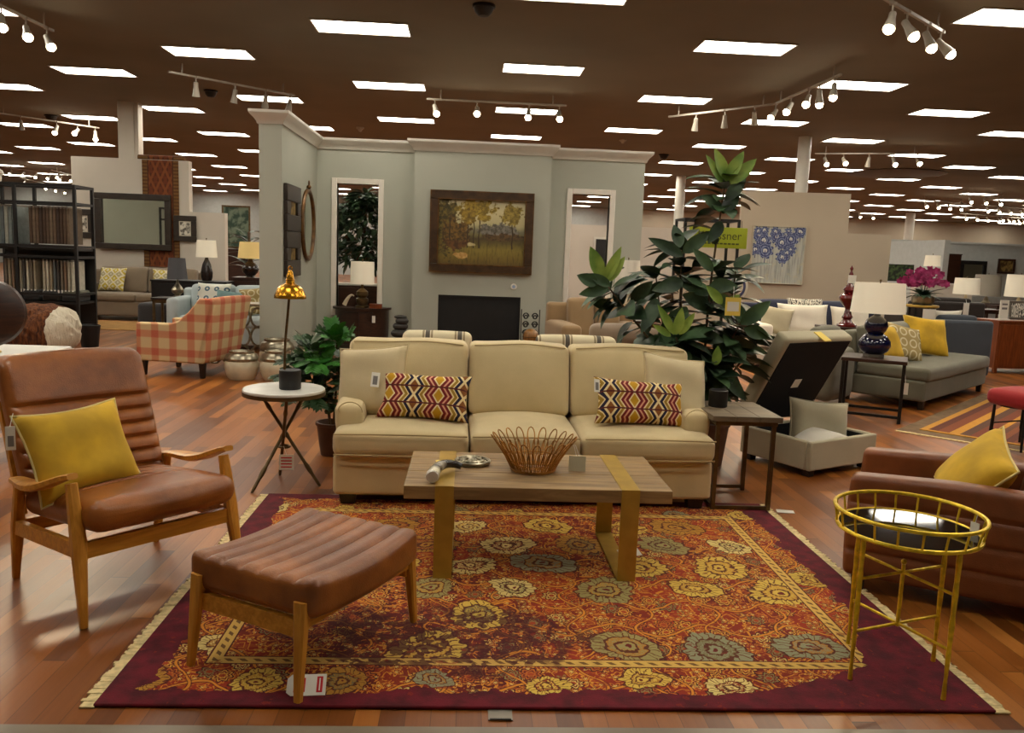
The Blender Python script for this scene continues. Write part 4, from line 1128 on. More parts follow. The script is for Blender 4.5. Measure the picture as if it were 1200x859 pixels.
# ------------------------------------------------------------------ reusable makers
def picture(name,label,cat,c,w,h,art,frame,fw_=.05,dep=.035,rz=0,matw=0,group=None,rx=0,lip=None):
    """framed picture: back on the wall at c (centre), facing local -y"""
    t=thing(name,label,cat,tuple(c),rz,group,rx)
    b=MB(); x,z=w/2,h/2
    for a in((-x,x,-z,-z+fw_),(-x,x,z-fw_,z),(-x,-x+fw_,-z+fw_,z-fw_),(x-fw_,x,-z+fw_,z-fw_)): b.box(a[0],a[1],-dep,-.002,a[2],a[3])
    b.build('frame',frame,t,bevel=min(.01,fw_*.2))
    if lip:
        b=MB()
        for k,g in((0,.014),(fw_-.016,.016)):
            X,Z=x-k,z-k
            for a in((-X,X,-Z,-Z+g),(-X,X,Z-g,Z),(-X,-X+g,-Z+g,Z-g),(X-g,X,-Z+g,Z-g)): b.box(a[0],a[1],-dep-.008,-dep+.001,a[2],a[3])
        b.build('gilt_edge',lip,t)
    if matw:
        MB().box(-x+fw_,x-fw_,-.012,-.003,-z+fw_,z-fw_).build('mat_board',M['mat_board'],t)
        MB().box(-x+fw_+matw,x-fw_-matw,-.016,-.012,-z+fw_+matw,z-fw_-matw).build('print',art,t)
    else: MB().box(-x+fw_,x-fw_,-.018,-.003,-z+fw_,z-fw_).build('canvas' if cat!='mirror' else 'mirror_glass',art,t)
    return t
def gsofa(label,loc,rz,w,d,sh,ah,bh,mat,n=2,aw=.18,legm=None,leg=.1,group=None,name='sofa',cat='sofa',arms=(1,1),bmat=None,bt=.16):
    """upholstered sofa, front at local y=0 facing -y"""
    t=thing(name,label,cat,loc,rz,group); x=w/2
    MB().rbox(-x,x,.02,d-.04,leg*.8,sh-.14,.03,5).build('base',mat,t)
    for s,on in zip((-1,1),arms):
        if on: MB().rbox(min(s*x,s*(x-aw)),max(s*x,s*(x-aw)),0,d-.03,leg*.8,ah,.05,5,(.006,.006,.01)).build('arm',mat,t)
    def lean(o,u): o[1]+=.1*(o[2]-sh)/.5; return o
    MB().rbox(-x+(0 if not arms[0] else .01),x-.01,d-bt,d,leg*.8,bh-.06,.05,5).build('back_frame',bmat or mat,t)
    xi0=-x+(aw if arms[0] else 0); xi1=x-(aw if arms[1] else 0); cw=(xi1-xi0)/n
    for i in range(n):
        a=xi0+cw*i+.004
        MB().rbox(a,a+cw-.008,-.01,d-bt-.02,sh-.145,sh,.045,6,(0,.01,.015)).build('seat_cushion',mat,t)
        MB().rbox(a,a+cw-.008,d-bt-.22,d-bt-.04,sh,bh,.055,6,(.003,.03,.012),lean).build('back_cushion',bmat or mat,t)
    for s in(-1,1):
        for y in(.07,d-.1): MB(MX((s*(x-.08),y,0))).box(-.025,.025,-.025,.025,.002,leg,-.006,-.006).build('leg',legm or M['darkleg'],t)
    return t
def tlamp(label,loc,prof,bmat,sh,smat,harp=True,group=None,rz=0):
    """table lamp; prof: lathe profile of the base; sh=(r_bottom,r_top,z0,z1)"""
    t=thing('table_lamp',label,'lamp',tuple(loc),rz,group)
    MB().lathe(prof,24).build('lamp_base',bmat,t)
    rb,rt,z0,z1=sh
    MB().lathe([(rb,z0),(rt,z1),(rt-.004,z1),(rb-.004,z0)],32).build('lamp_shade',smat,t)
    MB().tube([(0,0,prof[-1][1]-.01),(0,0,z1+.02)],.006,6).build('stem',M['bronze'],t)
    b=MB(); 
    for k in range(3): b.tube([(0,0,z1-.015),((rt-.003)*math.cos(k*2.1),(rt-.003)*math.sin(k*2.1),z1-.005)],.002,4)
    b.ball((0,0,z1+.025),.012); b.build('finial',M['bronze'],t)
    return t
def box_table(label,loc,rz,w,d,h,top,legm,cat='table',name='side_table',lt=.035,tt=.03,shelf=0,drawers=0,group=None):
    t=thing(name,label,cat,tuple(loc),rz,group)
    MB().box(-w/2,w/2,-d/2,d/2,h-tt,h).build('tabletop',top,t,bevel=.004)
    for sx in(-1,1):
        for sy in(-1,1): MB(MX((sx*(w/2-lt),sy*(d/2-lt),0))).box(-lt/2,lt/2,-lt/2,lt/2,.002,h-tt).build('leg',legm,t)
    if shelf: MB().box(-w/2+lt,w/2-lt,-d/2+lt,d/2-lt,shelf-.012,shelf+.012).build('shelf',legm,t)
    MB().box(-w/2+lt,w/2-lt,-d/2+lt*.7,d/2-lt*.7,h-tt-.05,h-tt).build('apron',legm,t)
    return t
def cabinet(label,loc,rz,w,d,h,mat,nd=2,name='cabinet',cat='cabinet',knobm=None,leg=.08,topm=None):
    t=thing(name,label,cat,tuple(loc),rz); 
    MB().box(-w/2,w/2,-d/2,d/2,leg,h-.03).build('body',mat,t,bevel=.004)
    MB().box(-w/2-.015,w/2+.015,-d/2-.015,d/2+.01,h-.03,h).build('top',topm or mat,t,bevel=.004)
    for i in range(nd):
        x0=-w/2+.02+(w-.04)/nd*i
        dr=MB().box(x0+.006,x0+(w-.04)/nd-.006,-d/2-.012,-d/2,leg+.03,h-.06).build('door',mat,t,bevel=.003)
        MB().ball((x0+(w-.04)/nd*(.88 if i%2==0 else .12),-d/2-.022,h*.55),.012).build('knob',knobm or M['bronze'],dr)
    for sx in(-1,1):
        for sy in(-1,1): MB(MX((sx*(w/2-.04),sy*(d/2-.04),0))).box(-.025,.025,-.025,.025,.002,leg).build('leg',mat,t)
    return t
# ------------------------------------------------------------------ paintings
def landscape():
    m=MatB('oil_landscape',.5); x,y,z=m.xyz()
    n=m.noise(6,5,None,.65); n2=m.noise(26,3,None,.6); n3=m.noise(11,4,m.comb(x+3,y,z)); st=m.noise(1,3,m.comb(x*40,y,z*9))
    h=z+.5+(n-.5)*.12
    c=m.cramp(h,[(0,rgb(92,70,26)),(.14,rgb(120,100,36)),(.26,rgb(132,116,46)),(.36,rgb(96,84,40)),(.42,rgb(74,62,34)),(.47,rgb(112,104,60)),(.52,rgb(120,116,92)),(.62,rgb(186,176,130)),(.8,rgb(206,196,150)),(1,rgb(188,186,152))])
    c=m.mix(st.ramp(.45,.7)*(z.lt(-.1))*.6,c,rgb(70,60,22))
    def blob(c,cx,cz,rx,rz_,a,b,k=1.0,rag=2.2):
        dx=(x-cx)/rx; dz=(z-cz)/rz_; r=(dx*dx+dz*dz).sqrt()+(n3-.5)*rag+(n2-.5)*1.3
        return m.mix(r.ramp(k+.12,k-.12),c,m.mix(n2.ramp(.36,.64),a,b))
    c=blob(c,.24,.03,.26,.10,rgb(84,80,66),rgb(128,122,112)); c=blob(c,.3,-.06,.34,.05,rgb(66,50,26),rgb(104,78,40))
    c=blob(c,-.52,.14,.17,.48,rgb(60,54,22),rgb(116,100,40)); c=blob(c,-.36,.0,.2,.22,rgb(66,50,20),rgb(122,92,34))
    for tx,top in((-.2,.3),(-.11,.34),(-.03,.34),(.44,.28),(-.45,.2)):
        d=(x-tx+(m.noise(5,2)-.5)*.06).abs()-(z*-1+.4)*.008; c=m.mix(d.lt(.005)*z.lt(top)*z.gt(-.22),c,rgb(62,46,22))
    c=blob(c,-.08,.33,.25,.12,rgb(112,94,26),rgb(172,146,52)); c=blob(c,-.2,.24,.12,.1,rgb(104,84,24),rgb(160,132,44)); c=blob(c,.44,.28,.13,.15,rgb(108,92,34),rgb(164,142,62)); c=blob(c,.02,.22,.1,.06,rgb(112,94,26),rgb(168,142,52))
    c=blob(c,-.28,-.33,.12,.045,rgb(170,128,62),rgb(206,168,104),.9,1.2); c=blob(c,-.15,-.17,.07,.03,rgb(176,160,112),rgb(206,190,142),.8,1.2)
    c=blob(c,-.38,-.18,.16,.08,rgb(70,44,18),rgb(108,70,28))
    m.color(c); m.bump(n2,.2,.004); return m.m
M['landscape']=landscape()
def flowers():
    m=MatB('blue_flower_painting',.7); x,y,z=m.xyz()
    n=m.noise(9,3); n2=m.noise(30,2); drip=m.noise(1,3,m.comb(x*26,y,z*2.2))
    c=m.mix(drip.ramp(.4,.7),rgb(186,188,178),rgb(150,152,146)); c=m.mix(n.ramp(.5,.7)*.5,c,rgb(196,188,150))
    F=[(-.38,.36,.09),(-.28,.27,.1),(-.05,.35,.1),(-.08,.44,.07),(.06,.24,.1),(.22,.30,.1),(.38,.45,.09),(.22,.10,.08),(.09,-.03,.09),(.16,.05,.07),(-.24,.08,.11),(-.42,.1,.08),(-.4,.44,.06),(-.28,.46,.06),(.16,.45,.05)]
    for fx,fz,r in F:
        dx=x-fx; dz=z-fz; q=((dx*dx+dz*dz).sqrt()+(n2-.5)*.06+(n-.5)*.04)/(r*1.3); a=((dz.atan2(dx)*8.0).cos()*.14)
        c=m.mix((q+a).lt(1.0),c,m.mix((q*3.2).frac().gt(.5),rgb(50,60,106),rgb(124,134,166)))
        c=m.mix(q.lt(.3),c,rgb(206,206,200))
        c=m.mix((dx+(n-.5)*.02).abs().lt(.008)*dz.lt(0)*dz.gt(-r*2.1),c,rgb(70,74,118))
    m.color(c); m.bump(n2,.2,.004); return m.m
M['flowers']=flowers()
def sketch(name,a,b,sc=8):
    m=MatB(name,.7); n=m.noise(sc,3); m.color(m.mix(n.ramp(.42,.6),a,b)); return m.m
M['sk_brown']=sketch('small_oil_sketch',rgb(76,56,26),rgb(150,124,66)); M['sk_grey']=sketch('ink_sketch',rgb(212,206,190),rgb(86,80,70),12)
M['sk_green']=sketch('green_sketch',rgb(40,64,50),rgb(104,120,100),4); M['sk_fern']=sketch('fern_print',rgb(24,36,20),rgb(70,92,48),14)
def tribal():
    m=MatB('hanging_rug_weave',.95); x,y,z=m.xyz()
    ax=x.abs(); dia=((ax*2.2+z)/.42).frac(); dib=((z-ax*2.2)/.42).frac(); n=m.noise(30,2)
    c=m.mix((dia-.5).abs().lt(.12).max((dib-.5).abs().lt(.12)),rgb(98,42,20),rgb(124,66,30))
    q=(((ax*2.2+z)/.42*2.0).frac()-.5).abs()+(((z-ax*2.2)/.42*2.0).frac()-.5).abs(); c=m.mix(q.lt(.28),c,rgb(60,22,14))
    c=m.mix(ax.gt(.245),c,m.mix(((z/.07).frac()).gt(.5),rgb(112,84,40),rgb(78,52,24))); c=m.mix((ax-.245).abs().lt(.012),c,rgb(50,24,14))
    c=m.mix(n*.5,c,rgb(120,70,34)); m.color(c); m.bump(n,.3,.004); return m.m
M['tribal']=tribal()
def striprug():
    m=MatB('striped_rug_weave',.95); x,y,z=m.xyz(); t=((y+.1)/.62).frac(); n=m.noise(30,2); k=((x/.05).frac()-.5).abs()
    c=m.cramp(t,[(0,rgb(196,138,40)),(.14,rgb(120,58,24)),(.3,rgb(84,34,20)),(.42,rgb(140,76,32)),(.52,rgb(98,62,40)),(.62,rgb(196,138,40)),(.7,rgb(112,50,24)),(.86,rgb(76,50,36))],True)
    c=m.mix(k.lt(.15)*(t-.48).abs().lt(.1),c,rgb(60,24,16)); e=((x.abs()*-1+1.55).min(y.abs()*-1+.85)).lt(.06); c=m.mix(e,c,rgb(196,140,44))
    m.color(m.mix(n*.4,c,rgb(100,50,24))); m.bump(n,.3,.004); return m.m
M['striprug']=striprug()
# ------------------------------------------------------------------ the display bay
picture('painting','wooded landscape oil painting in a dark gold frame above the fireplace','painting',(.155,cy0,1.798),1.475,1.155,M['landscape'],M['frame_brown'],.125,.06,lip=M['frame_gold'])
v=at(602,336,cy0)
t=thing('wall_control','small white round wall plate with blue centre between painting and fireplace','wall plate',tuple(v))
MB(MX(rx=90)).lathe([(.045,.002),(.045,.012),(.04,.018),(.001,.018)],20).build('plate',M['paper'],t); MB(MX(rx=90)).lathe([(.024,.018),(.024,.023),(.001,.023)],14).build('dial',pm('pale_blue_plastic',rgb(140,160,190),.5),t)
# wing wall pictures and oval mirror (facing +x)
WX=-2.235
for zc,hh,lab in((1.97,.56,'upper of two small dark-framed paintings on the wing wall'),(1.41,.55,'lower of two small dark-framed paintings on the wing wall')):
    picture('painting',lab,'painting',(WX,10.45,zc),.80,hh,M['sk_brown'],M['frame_dark'],.2,.05,90)
t=thing('oval_mirror','oval mirror in a thin antique gold frame with finial on the wing wall','mirror',(WX+.002,11.45,1.80),90)
b=MB(); b.tube([(.40*math.cos(a),-.02,.46*math.sin(a)) for a in [2*PI*i/40 for i in range(40)]],.028,8,True); b.build('frame',M['frame_gold'],t)
MB(MX((0,-.012,0),rx=90)).lathe([(.001,0),(.39,0),(.39,.008),(.001,.008)],40,1,.46/.40).build('mirror_glass',M['mirror'],t)
b=MB(); b.ball((0,-.03,.51),.03); b.tube([(.03*math.cos(a),-.03,.56+.03*math.sin(a)) for a in [2*PI*i/12 for i in range(12)]],.008,6,True); b.build('finial',M['frame_gold'],t)
# demilune table
DX0,DY0,DZ=-1.56,11.92,.665
t=thing('demilune_table','dark walnut half-round cabinet table against the bay wall below the left opening','table',(DX0,DY0+.25,0))
hp=[(.41*math.cos(PI+PI*i/24),.40*math.sin(PI+PI*i/24)) for i in range(25)]
MB().prism([(x*1.04,y*1.04) for x,y in hp],DZ-.03,DZ).build('tabletop',M['walnut'],t); MB().prism([(x*.95,y*.95) for x,y in hp],.14,DZ-.03).build('body',M['walnut'],t)
b=MB(); b.box(-.006,.006,-.39,-.37,.16,DZ-.05); b.box(-.2,.2,-.385,-.372,DZ-.07,DZ-.055); b.build('door_frame',M['darkleg'],t)
for a in(200,250,290,340): MB(MX((.36*math.cos(rad(a)),.35*math.sin(rad(a)),0))).box(-.02,.02,-.02,.02,.002,.14).build('leg',M['walnut'],t)
tg=MB(); tg.box(.19,.235,-.392,-.388,DZ-.2,DZ-.1); tg.build('price_tag',M['paper'],t,label='white paper price tag')
tlamp('white drum-shade lamp with stacked gold base on dark half-round table',(-1.535,11.95,DZ),[(.001,0),(.10,0),(.10,.03),(.07,.04),(.09,.08),(.09,.13),(.06,.15),(.085,.18),(.085,.23),(.05,.26),(.02,.28),(.02,.34)],M['bronze'],(.172,.166,.34,.66),M['shade_lit'])
t=thing('horn_ornament','curved cream horn ornament on dark half-round table left of lamp','ornament',(-1.72,11.87,DZ+.035))
MB().tube([(-.06+.14*q,-.0,.0+.17*math.sin(q*1.9)-.03*q) for q in [i/10 for i in range(11)]],[.032-.024*i/10 for i in range(11)],8).build('horn',M['ceramic'],t)
t=thing('small_box','small dark wooden box on half-round table right of lamp','box',(-1.33,11.88,DZ))
MB().box(-.09,.09,-.05,.05,.001,.05).build('body',M['cherry'],t,bevel=.004); MB().box(-.092,.092,-.052,.052,.051,.066).build('lid',M['cherry'],t,bevel=.004)
cabinet('dark cabinet with pale top behind the left opening, below the tree',(-1.66,12.78,0),0,.92,.4,.98,M['walnut'],2,'cabinet','cabinet',None,.08,M['trim'])
# stone stack and pedestal
v=at(469,395,10.5); t=thing('stone_bust','dark carved stone stack on pedestal beside the left end of sofa back','statue',(v.x,10.5,0))
MB().lathe([(.001,.0),(.13,.0),(.12,.04),(.10,.06),(.10,.36),(.13,.38),(.13,.40),(.001,.40)],20).build('pedestal',M['darkleg'],t)
b=MB(); b.ball((0,0,.455),.125,1,1,.5); b.ball((.0,0,.545),.10,1,1,.55); b.ball((.02,-.01,.615),.085,1,1,.6); b.ball((.0,-.0,.665),.07,1.2,1,.35); b.build('carved_stones',M['stone'],t)
# striped chairs, backs towards us
def striped(label,x,y,w,rz):
    t=thing('striped_chair',label,'armchair',(x,y,0),rz,'cream striped armchairs'); h=w/2
    MB().rbox(-h,h,0,.7,.12,.3,.03,5).build('base',M['stripe'],t)
    MB().rbox(-h,h,-.04,.14,.10,.80,.055,6,(.0,.015,.01)).build('backrest',M['stripe'],t)
    MB().rbox(-h+.13,h-.13,.14,.72,.3,.44,.05,5,(0,.01,.02)).build('seat_cushion',M['stripe'],t)
    for s in(-1,1):
        MB().rbox(min(s*h,s*(h-.12)),max(s*h,s*(h-.12)),.02,.70,.12,.58,.05,5).build('arm',M['stripe'],t)
        for yy in(.05,.66): MB(MX((s*(h-.06),yy,0))).box(-.022,.022,-.022,.022,.002,.13,-.006,-.006).build('leg',M['darkleg'],t)
striped('cream striped armchair behind left half of the sofa, facing the fireplace',-.27,7.3,.62,0)
striped('cream striped armchair behind right half of the sofa, facing the fireplace',.98,7.3,.73,0)
# ball, scroll stand
v=at(622,392,11.4); t=thing('drum_stool','low dark drum stool under the wooden ball by the fireplace','stool',(v.x,11.4,0))
MB().lathe([(.001,.002),(.15,.002),(.17,.06),(.17,.22),(.15,.26),(.001,.26)],20).build('drum_body',M['darkleg'],t); MB().lathe([(.152,.02),(.176,.06),(.176,.075),(.15,.075)],20).build('band',M['bronze'],t)
t=thing('wooden_ball','large round wooden ball right of the fireplace opening','ball',(v.x,11.4,.375))
MB().ball((0,0,0),.115,1,1,1,24).build('ball_body',M['tanwood'],t); MB().tube(ringp(.116,0,28),.004,5,True).build('seam',M['walnut'],t)
v=at(621,395,11.6); t=thing('scroll_screen','black wrought iron scroll stand behind the wooden ball','iron stand',(v.x,11.66,0))
b=MB(); b.bar((-.13,0,.0),(-.13,0,.74),.014,.014); b.bar((.13,0,.0),(.13,0,.74),.014,.014); b.bar((-.13,0,.3),(.13,0,.3),.014,.014); b.build('posts',M['black'],t)
b=MB()
for cx in(-.065,.065):
    for cz in(.40,.52,.64):
        for s in(-1,1): b.tube([(cx+s*(.045*(1-q*.8))*math.cos(q*9),0,cz+(.055*(1-q*.8))*math.sin(q*9)) for q in [i/16 for i in range(17)]],.0075,5)
b.build('scrolls',M['black'],t)
# tan sofa, throw recliner, lamp behind right chair
gsofa('tan sofa with tall back cushions standing in front of the right opening',(1.66,9.45,0),8,1.15,.95,.46,.72,1.0,M['tan'],2,.24)
t=thing('recliner','mushroom grey reclining chair back between sofa and tall plant','recliner',(1.62,8.0,0),-6)
MB().rbox(-.45,.45,.05,.85,.08,.44,.06,6,(0,.01,.02)).build('seat',M['throw'],t)
MB().rbox(-.48,.48,-.06,.14,.10,.73,.08,6,(0,.02,.02)).build('backrest',M['throw'],t)
MB().rbox(-.42,.5,-.10,.10,.68,.86,.065,6,(0,.02,.02)).build('head_roll',M['throw'],t)
for s in(-1,1): MB().rbox(min(s*.50,s*.36),max(s*.50,s*.36),.05,.85,.08,.60,.06,5).build('arm',M['throw'],t)
v=at(736,335,10.9)
box_table('small dark side table holding the white lamp by right opening',(v.x,10.95,0),0,.5,.5,.70,M['walnut'],M['walnut'])
tlamp('white pleated lamp partly hidden by the plant leaves right of the right opening',(v.x,10.95,.70),[(.001,0),(.08,0),(.08,.02),(.05,.04),(.07,.12),(.09,.22),(.06,.34),(.02,.38),(.02,.44)],M['ceramic'],(.17,.15,.44,.79),M['shade'])
# ------------------------------------------------------------------ left side of the store
YW=17.3
v=at(157,260,YW-.05)
picture('mirror','large wall mirror in dark frame with gilded top edge above the grey-brown sofa','mirror',(v.x,YW-.03,v.z),1.50,1.12,M['mirror'],M['frame_dark'],.12,.09,0)
v=at(190,250,YW-.02)
t=thing('hanging_rug','rust and brown medallion rug hanging over wall behind the large mirror','hanging rug',(v.x-.02,YW-.012,0))
b=MB(MX((0,0,2.06))); b.box(-.36,.36,-.012,.0,-1.08,1.06); b.build('rug_panel',M['tribal'],t)
b=MB(); b.tube([(-.46,.08,3.17),(.46,.08,3.17)],.055,12); b.build('rolled_top',M['tribal'],t)
v=at(98,262,YW); picture('picture','dark-framed sketch partly hidden by the black rack','picture',(v.x,YW-.003,v.z),.42,.58,M['sk_grey'],M['frame_dark'],.12,.03,0,.02)
v=at(218,268,YW); picture('picture','dark-framed sketch hanging on lower edge of the rug right of mirror','picture',(v.x,YW-.045,v.z),.46,.52,M['sk_grey'],M['frame_dark'],.11,.03,0,.02)
gs=gsofa('grey-brown sofa with two yellow patterned pillows under the large mirror',(-6.25,15.75,0),0,2.25,.95,.50,.66,.98,M['taupe'],2,.2)
pillow('throw_pillow','yellow and grey patterned pillow on left half of grey-brown sofa','pillow',(-6.86,16.12,.52),.52,.48,.16,M['ikat'],-20,-8,0,None,'yellow patterned pillows')
pillow('throw_pillow','yellow and grey patterned pillow on right half of grey-brown sofa','pillow',(-5.82,16.12,.52),.52,.48,.16,M['ikat'],-20,8,0,None,'yellow patterned pillows')
t=thing('small_rug','small tan rug on floor in front of grey-brown sofa','rug',(-6.0,14.75,0))
MB().rbox(-.95,.75,-.75,.8,.001,.012,.005,1).build('rug_pile',pm('tan_rug',rgb(164,122,66),.95,var=.15,scale=6),t)
# fabric rack
RX0,RX1,RY=-7.55,-6.14,13.55
t=thing('fabric_rack','tall black metal rack hung with fabric samples at left edge','display rack',((RX0+RX1)/2,RY,0)); hw_=(RX1-RX0)/2
for x in(-hw_,-.20,hw_):
    for y in(-.3,.3): MB().bar((x,y,.002),(x,y,2.32),.045,.045).build('post',M['black'],t)
for z,nm in((2.30,'top_rail'),(2.03,'hang_rail'),(1.36,'shelf_rail'),(1.20,'hang_rail'),(.62,'shelf_rail')):
    b=MB()
    for y in(-.3,.3): b.bar((-hw_,y,z),(hw_,y,z),.04,.04)
    for x in(-hw_,hw_): b.bar((x,-.3,z),(x,.3,z),.04,.04)
    b.build(nm,M['black'],t)
MB().box(-hw_,hw_,.285,.30,.02,1.30).build('dark_backing',M['black'],t)  # black sheet added to darken the space behind the lower swatches
MB().box(-hw_,hw_,-.28,.28,1.30,1.335).build('shelf',M['black'],t); MB().box(-hw_,hw_,-.28,.28,.46,.5).build('shelf',M['black'],t)
BR=[rgb(84,66,52),rgb(96,78,62),rgb(72,54,42),rgb(108,92,74),rgb(64,50,42)]; BL=[rgb(112,120,118),rgb(130,138,134),rgb(96,106,108),rgb(150,152,142)]
SW=[rgb(150,138,116),rgb(178,170,150),rgb(116,106,92),rgb(92,98,100),rgb(198,192,174),rgb(128,104,84),rgb(70,66,62)]
def fm(i,c): return pm('sample_fabric',c,.9,var=.1,scale=20)
fmB=[fm(i,c) for i,c in enumerate(BR)]; fmL=[fm(i,c) for i,c in enumerate(BL)]; fmS=[fm(i,c) for i,c in enumerate(SW)]
cx_=(RX0+RX1)/2
def sample(x,z,h,mat,label,group,dep=.40,w=.03):
    t=thing('fabric_sample',label,'fabric sample',(x,RY,z),0,group)
    MB().rbox(-w/2,w/2,-dep/2,dep/2,-h,-.04,.008,3).build('cloth',mat,t); MB().box(-w*.3,w*.3,-dep/2,dep/2,-.05,-.018).build('hanger_clip',M['steel'],t)
    if w<.04: MB().box(-w*.4,w*.4,-dep/2-.004,-dep/2+.02,-h-.05,-h+.012).build('paper_label',M['paper'],t)
def PL(k,n): return 'leftmost' if k==0 else 'rightmost' if k==n-1 else ORD[k]+' from the left'
for k in range(12): sample(-6.86+.052*k,2.0,.60,fmB[(k*3)%5],'brown fabric sample in the upper tier of the black rack, %s'%PL(k,12),'brown samples in the upper tier',.44,.045)
for k in range(6): sample(-7.42+.062*k,2.0,.62,fmL[k%4],'grey-blue fabric sample in upper tier at the left edge, %s'%PL(k,6),'grey-blue samples in the upper tier',.42,.05)
for k in range(9): sample(-6.70+.055*k,1.17,.50,fmS[(k*3+1)%7],'narrow swatch on the lower rail right section of the rack, %s'%PL(k,9),'swatches on the lower rail',.40,.032)
for k in range(9): sample(-7.28+.055*k,1.17,.50,fmS[(k*5+2)%7],'narrow swatch on the lower rail left section of the rack, %s'%PL(k,9),'swatches on the lower rail',.40,.032)
for k in range(4):
    t=thing('fabric_bolt','dark folded fabric bolt on bottom shelf of the rack, %s'%PL(k,4),'fabric',(-7.2+.3*k,RY,.502),0,'folded fabrics on the bottom shelf')
    MB().rbox(-.13,.13,-.22,.22,0,.10,.03,4).build('fold',M['charcoal' if k%2 else 'brownfab'],t); MB().rbox(-.125,.125,-.21,.21,.102,.17,.03,4).build('fold',M['sage' if k==3 else 'charcoal'],t)
v=at(8,244,13.55); t=thing('lantern','small white lantern on top of black rack at left edge','lantern',(-7.30,RY-.28,2.325))
MB().lathe([(.001,0),(.05,0),(.06,.01),(.07,.12),(.001,.12)],12).build('glass_body',M['shade'],t); MB().lathe([(.1,.12),(.08,.17),(.03,.2),(.001,.21)],14).build('cap',M['trim'],t)
# hide stool, bin
v=atz(58,418,0); t=thing('hide_stool','round stool covered in brown and white fur behind white table','stool',(-5.52,10.85,0))
def fz(o,u):
    n=.02*math.sin(31*o[0]+17*o[2])*math.sin(23*o[1]+29*o[2]); L=math.hypot(o[0],o[1])+1e-6; o[0]+=n*o[0]/L; o[1]+=n*o[1]/L; o[2]+=n*.7; return o
MB().rbox(-.44,.42,-.38,.38,.02,.60,.24,14,(.03,.03,.05),fz).build('fur_cover',M['fur'],t); MB().lathe([(.001,.001),(.28,.001),(.28,.03),(.001,.03)],20).build('foot_ring',M['darkleg'],t)
v=atz(97,408,0); t=thing('waste_bin','small black bin on floor between fur stool and rack','bin',(-5.30,11.75,0))
MB().lathe([(.001,.001),(.11,.001),(.14,.30),(.125,.30),(.10,.02),(.001,.02)],18).build('bin_body',M['black'],t); MB().tube(ringp(.135,.30,20),.009,6,True).build('rim',M['iron'],t)
# white-top table and round ornament
t=thing('white_table','dark wood table with white marble top at left edge behind lounge chair','table',(-3.42,5.93,0))
MB().box(-.44,.44,-.38,.38,.66,.70).build('tabletop',M['marble'],t,bevel=.004); MB().box(-.41,.41,-.35,.35,.50,.66).build('apron',M['walnut'],t)
for sx in(-1,1):
    for sy in(-1,1): MB(MX((sx*.38,sy*.32,0))).box(-.03,.03,-.03,.03,.002,.5,.0,.0).build('leg',M['walnut'],t)
v=at(2,408,5.85); t=thing('disc_ornament','dark brown round disc ornament on a thin post on white table at left edge','ornament',(-3.31,5.83,.701),25)
MB().lathe([(.001,0),(.07,0),(.07,.012),(.012,.016),(.012,.10),(.001,.10)],20).build('post',M['brass'],t)
MB(MX((0,0,.275),rx=82)).lathe([(.001,-.05),(.17,-.05),(.22,-.03),(.235,0),(.22,.03),(.17,.05),(.001,.05)],44).build('disc',M['walnut'],t)
# plaid armchair: front towards -x
PCx,PCy=-3.03,9.62
t=thing('plaid_armchair','red and cream buffalo plaid armchair seen from behind, beside the pots','armchair',(PCx,PCy,0),-13)
prof=[(-.62,.17),(.20,.17),(.36,.84),(.30,.90),(.16,.90),(.02,.74),(-.10,.64),(-.20,.605),(-.62,.60)]
for s,y0,y1 in((-1,-.40,-.30),(1,.30,.40)): MB().prism(prof,y0,y1,'y').build('side_panel',M['plaid'],t,bevel=.02)
def pb(o,u): o[0]+=.24*(o[2]-.2); return o
MB().rbox(.08,.22,-.40,.40,.17,.91,.05,6,(.02,0,.01),pb).build('backrest',M['plaid'],t)
MB().rbox(-.62,.12,-.31,.31,.17,.34,.03,5).build('seat_base',M['plaid'],t); MB().rbox(-.64,.10,-.295,.295,.34,.50,.05,6,(.01,0,.02)).build('seat_cushion',M['plaid'],t)
for x,dx in((-.56,0),(.16,.0)):
    for y in(-.34,.34): MB(MX((x,y,0))).box(-.02,.02,-.02,.02,.002,.18,-.012,-.012).build('leg',M['darkleg'],t)
# silver-rimmed pots
def pot(px,py,R,h,label,Y=None):
    v=atz(px,py,0)
    t=thing('ceramic_pot',label,'pot',(v.x,v.y+R,0),0,'cream pots with silver rims')
    MB().lathe([(.001,.001),(R*.72,.001),(R*.86,h*.12),(R,h*.42),(R*.98,h*.6),(R*.9,h*.66)],28).build('pot_body',M['ceramic'],t)
    MB().lathe([(R*.9,h*.66),(R*.97,h*.70),(R*.99,h*.76),(R*.88,h*.88),(R*.72,h*.94),(R*.74,h),(R*.66,h),(R*.62,h*.9),(.001,h*.5)],28,lobes=14,la=.012).build('silver_rim',M['silver'],t)
pot(278,447,.19,.32,'cream pot with silver rim standing nearest the plaid armchair')
pot(321,449,.20,.34,'cream pot with silver rim in front, beside the brass lamp stem')
pot(320,441,.205,.42,'taller cream pot with silver rim at the back of the row')
pot(361,431,.17,.34,'cream pot with silver rim right of brass lamp stem, behind plant leaves')
# openwork console
t=thing('openwork_table','antique silver openwork console table behind the plaid armchair','table',(-2.92,10.65,0))
MB().box(-.36,.36,-.2,.2,.74,.77).build('tabletop',M['silver'],t,bevel=.004)
b=MB()
for i in range(4):
    for j in range(3):
        cx=-.27+.18*i; cz=.12+.24*j; b.tube([(cx+.085*math.cos(a),-.18,cz+.12*math.sin(a)) for a in [2*PI*k/16 for k in range(16)]],.014,6,True)
b.build('openwork_panel',M['silver'],t)
for sx in(-1,1):
    for sy in(-1,1): MB().bar((sx*.34,sy*.18,.002),(sx*.34,sy*.18,.74),.03,.03).build('leg',M['silver'],t)
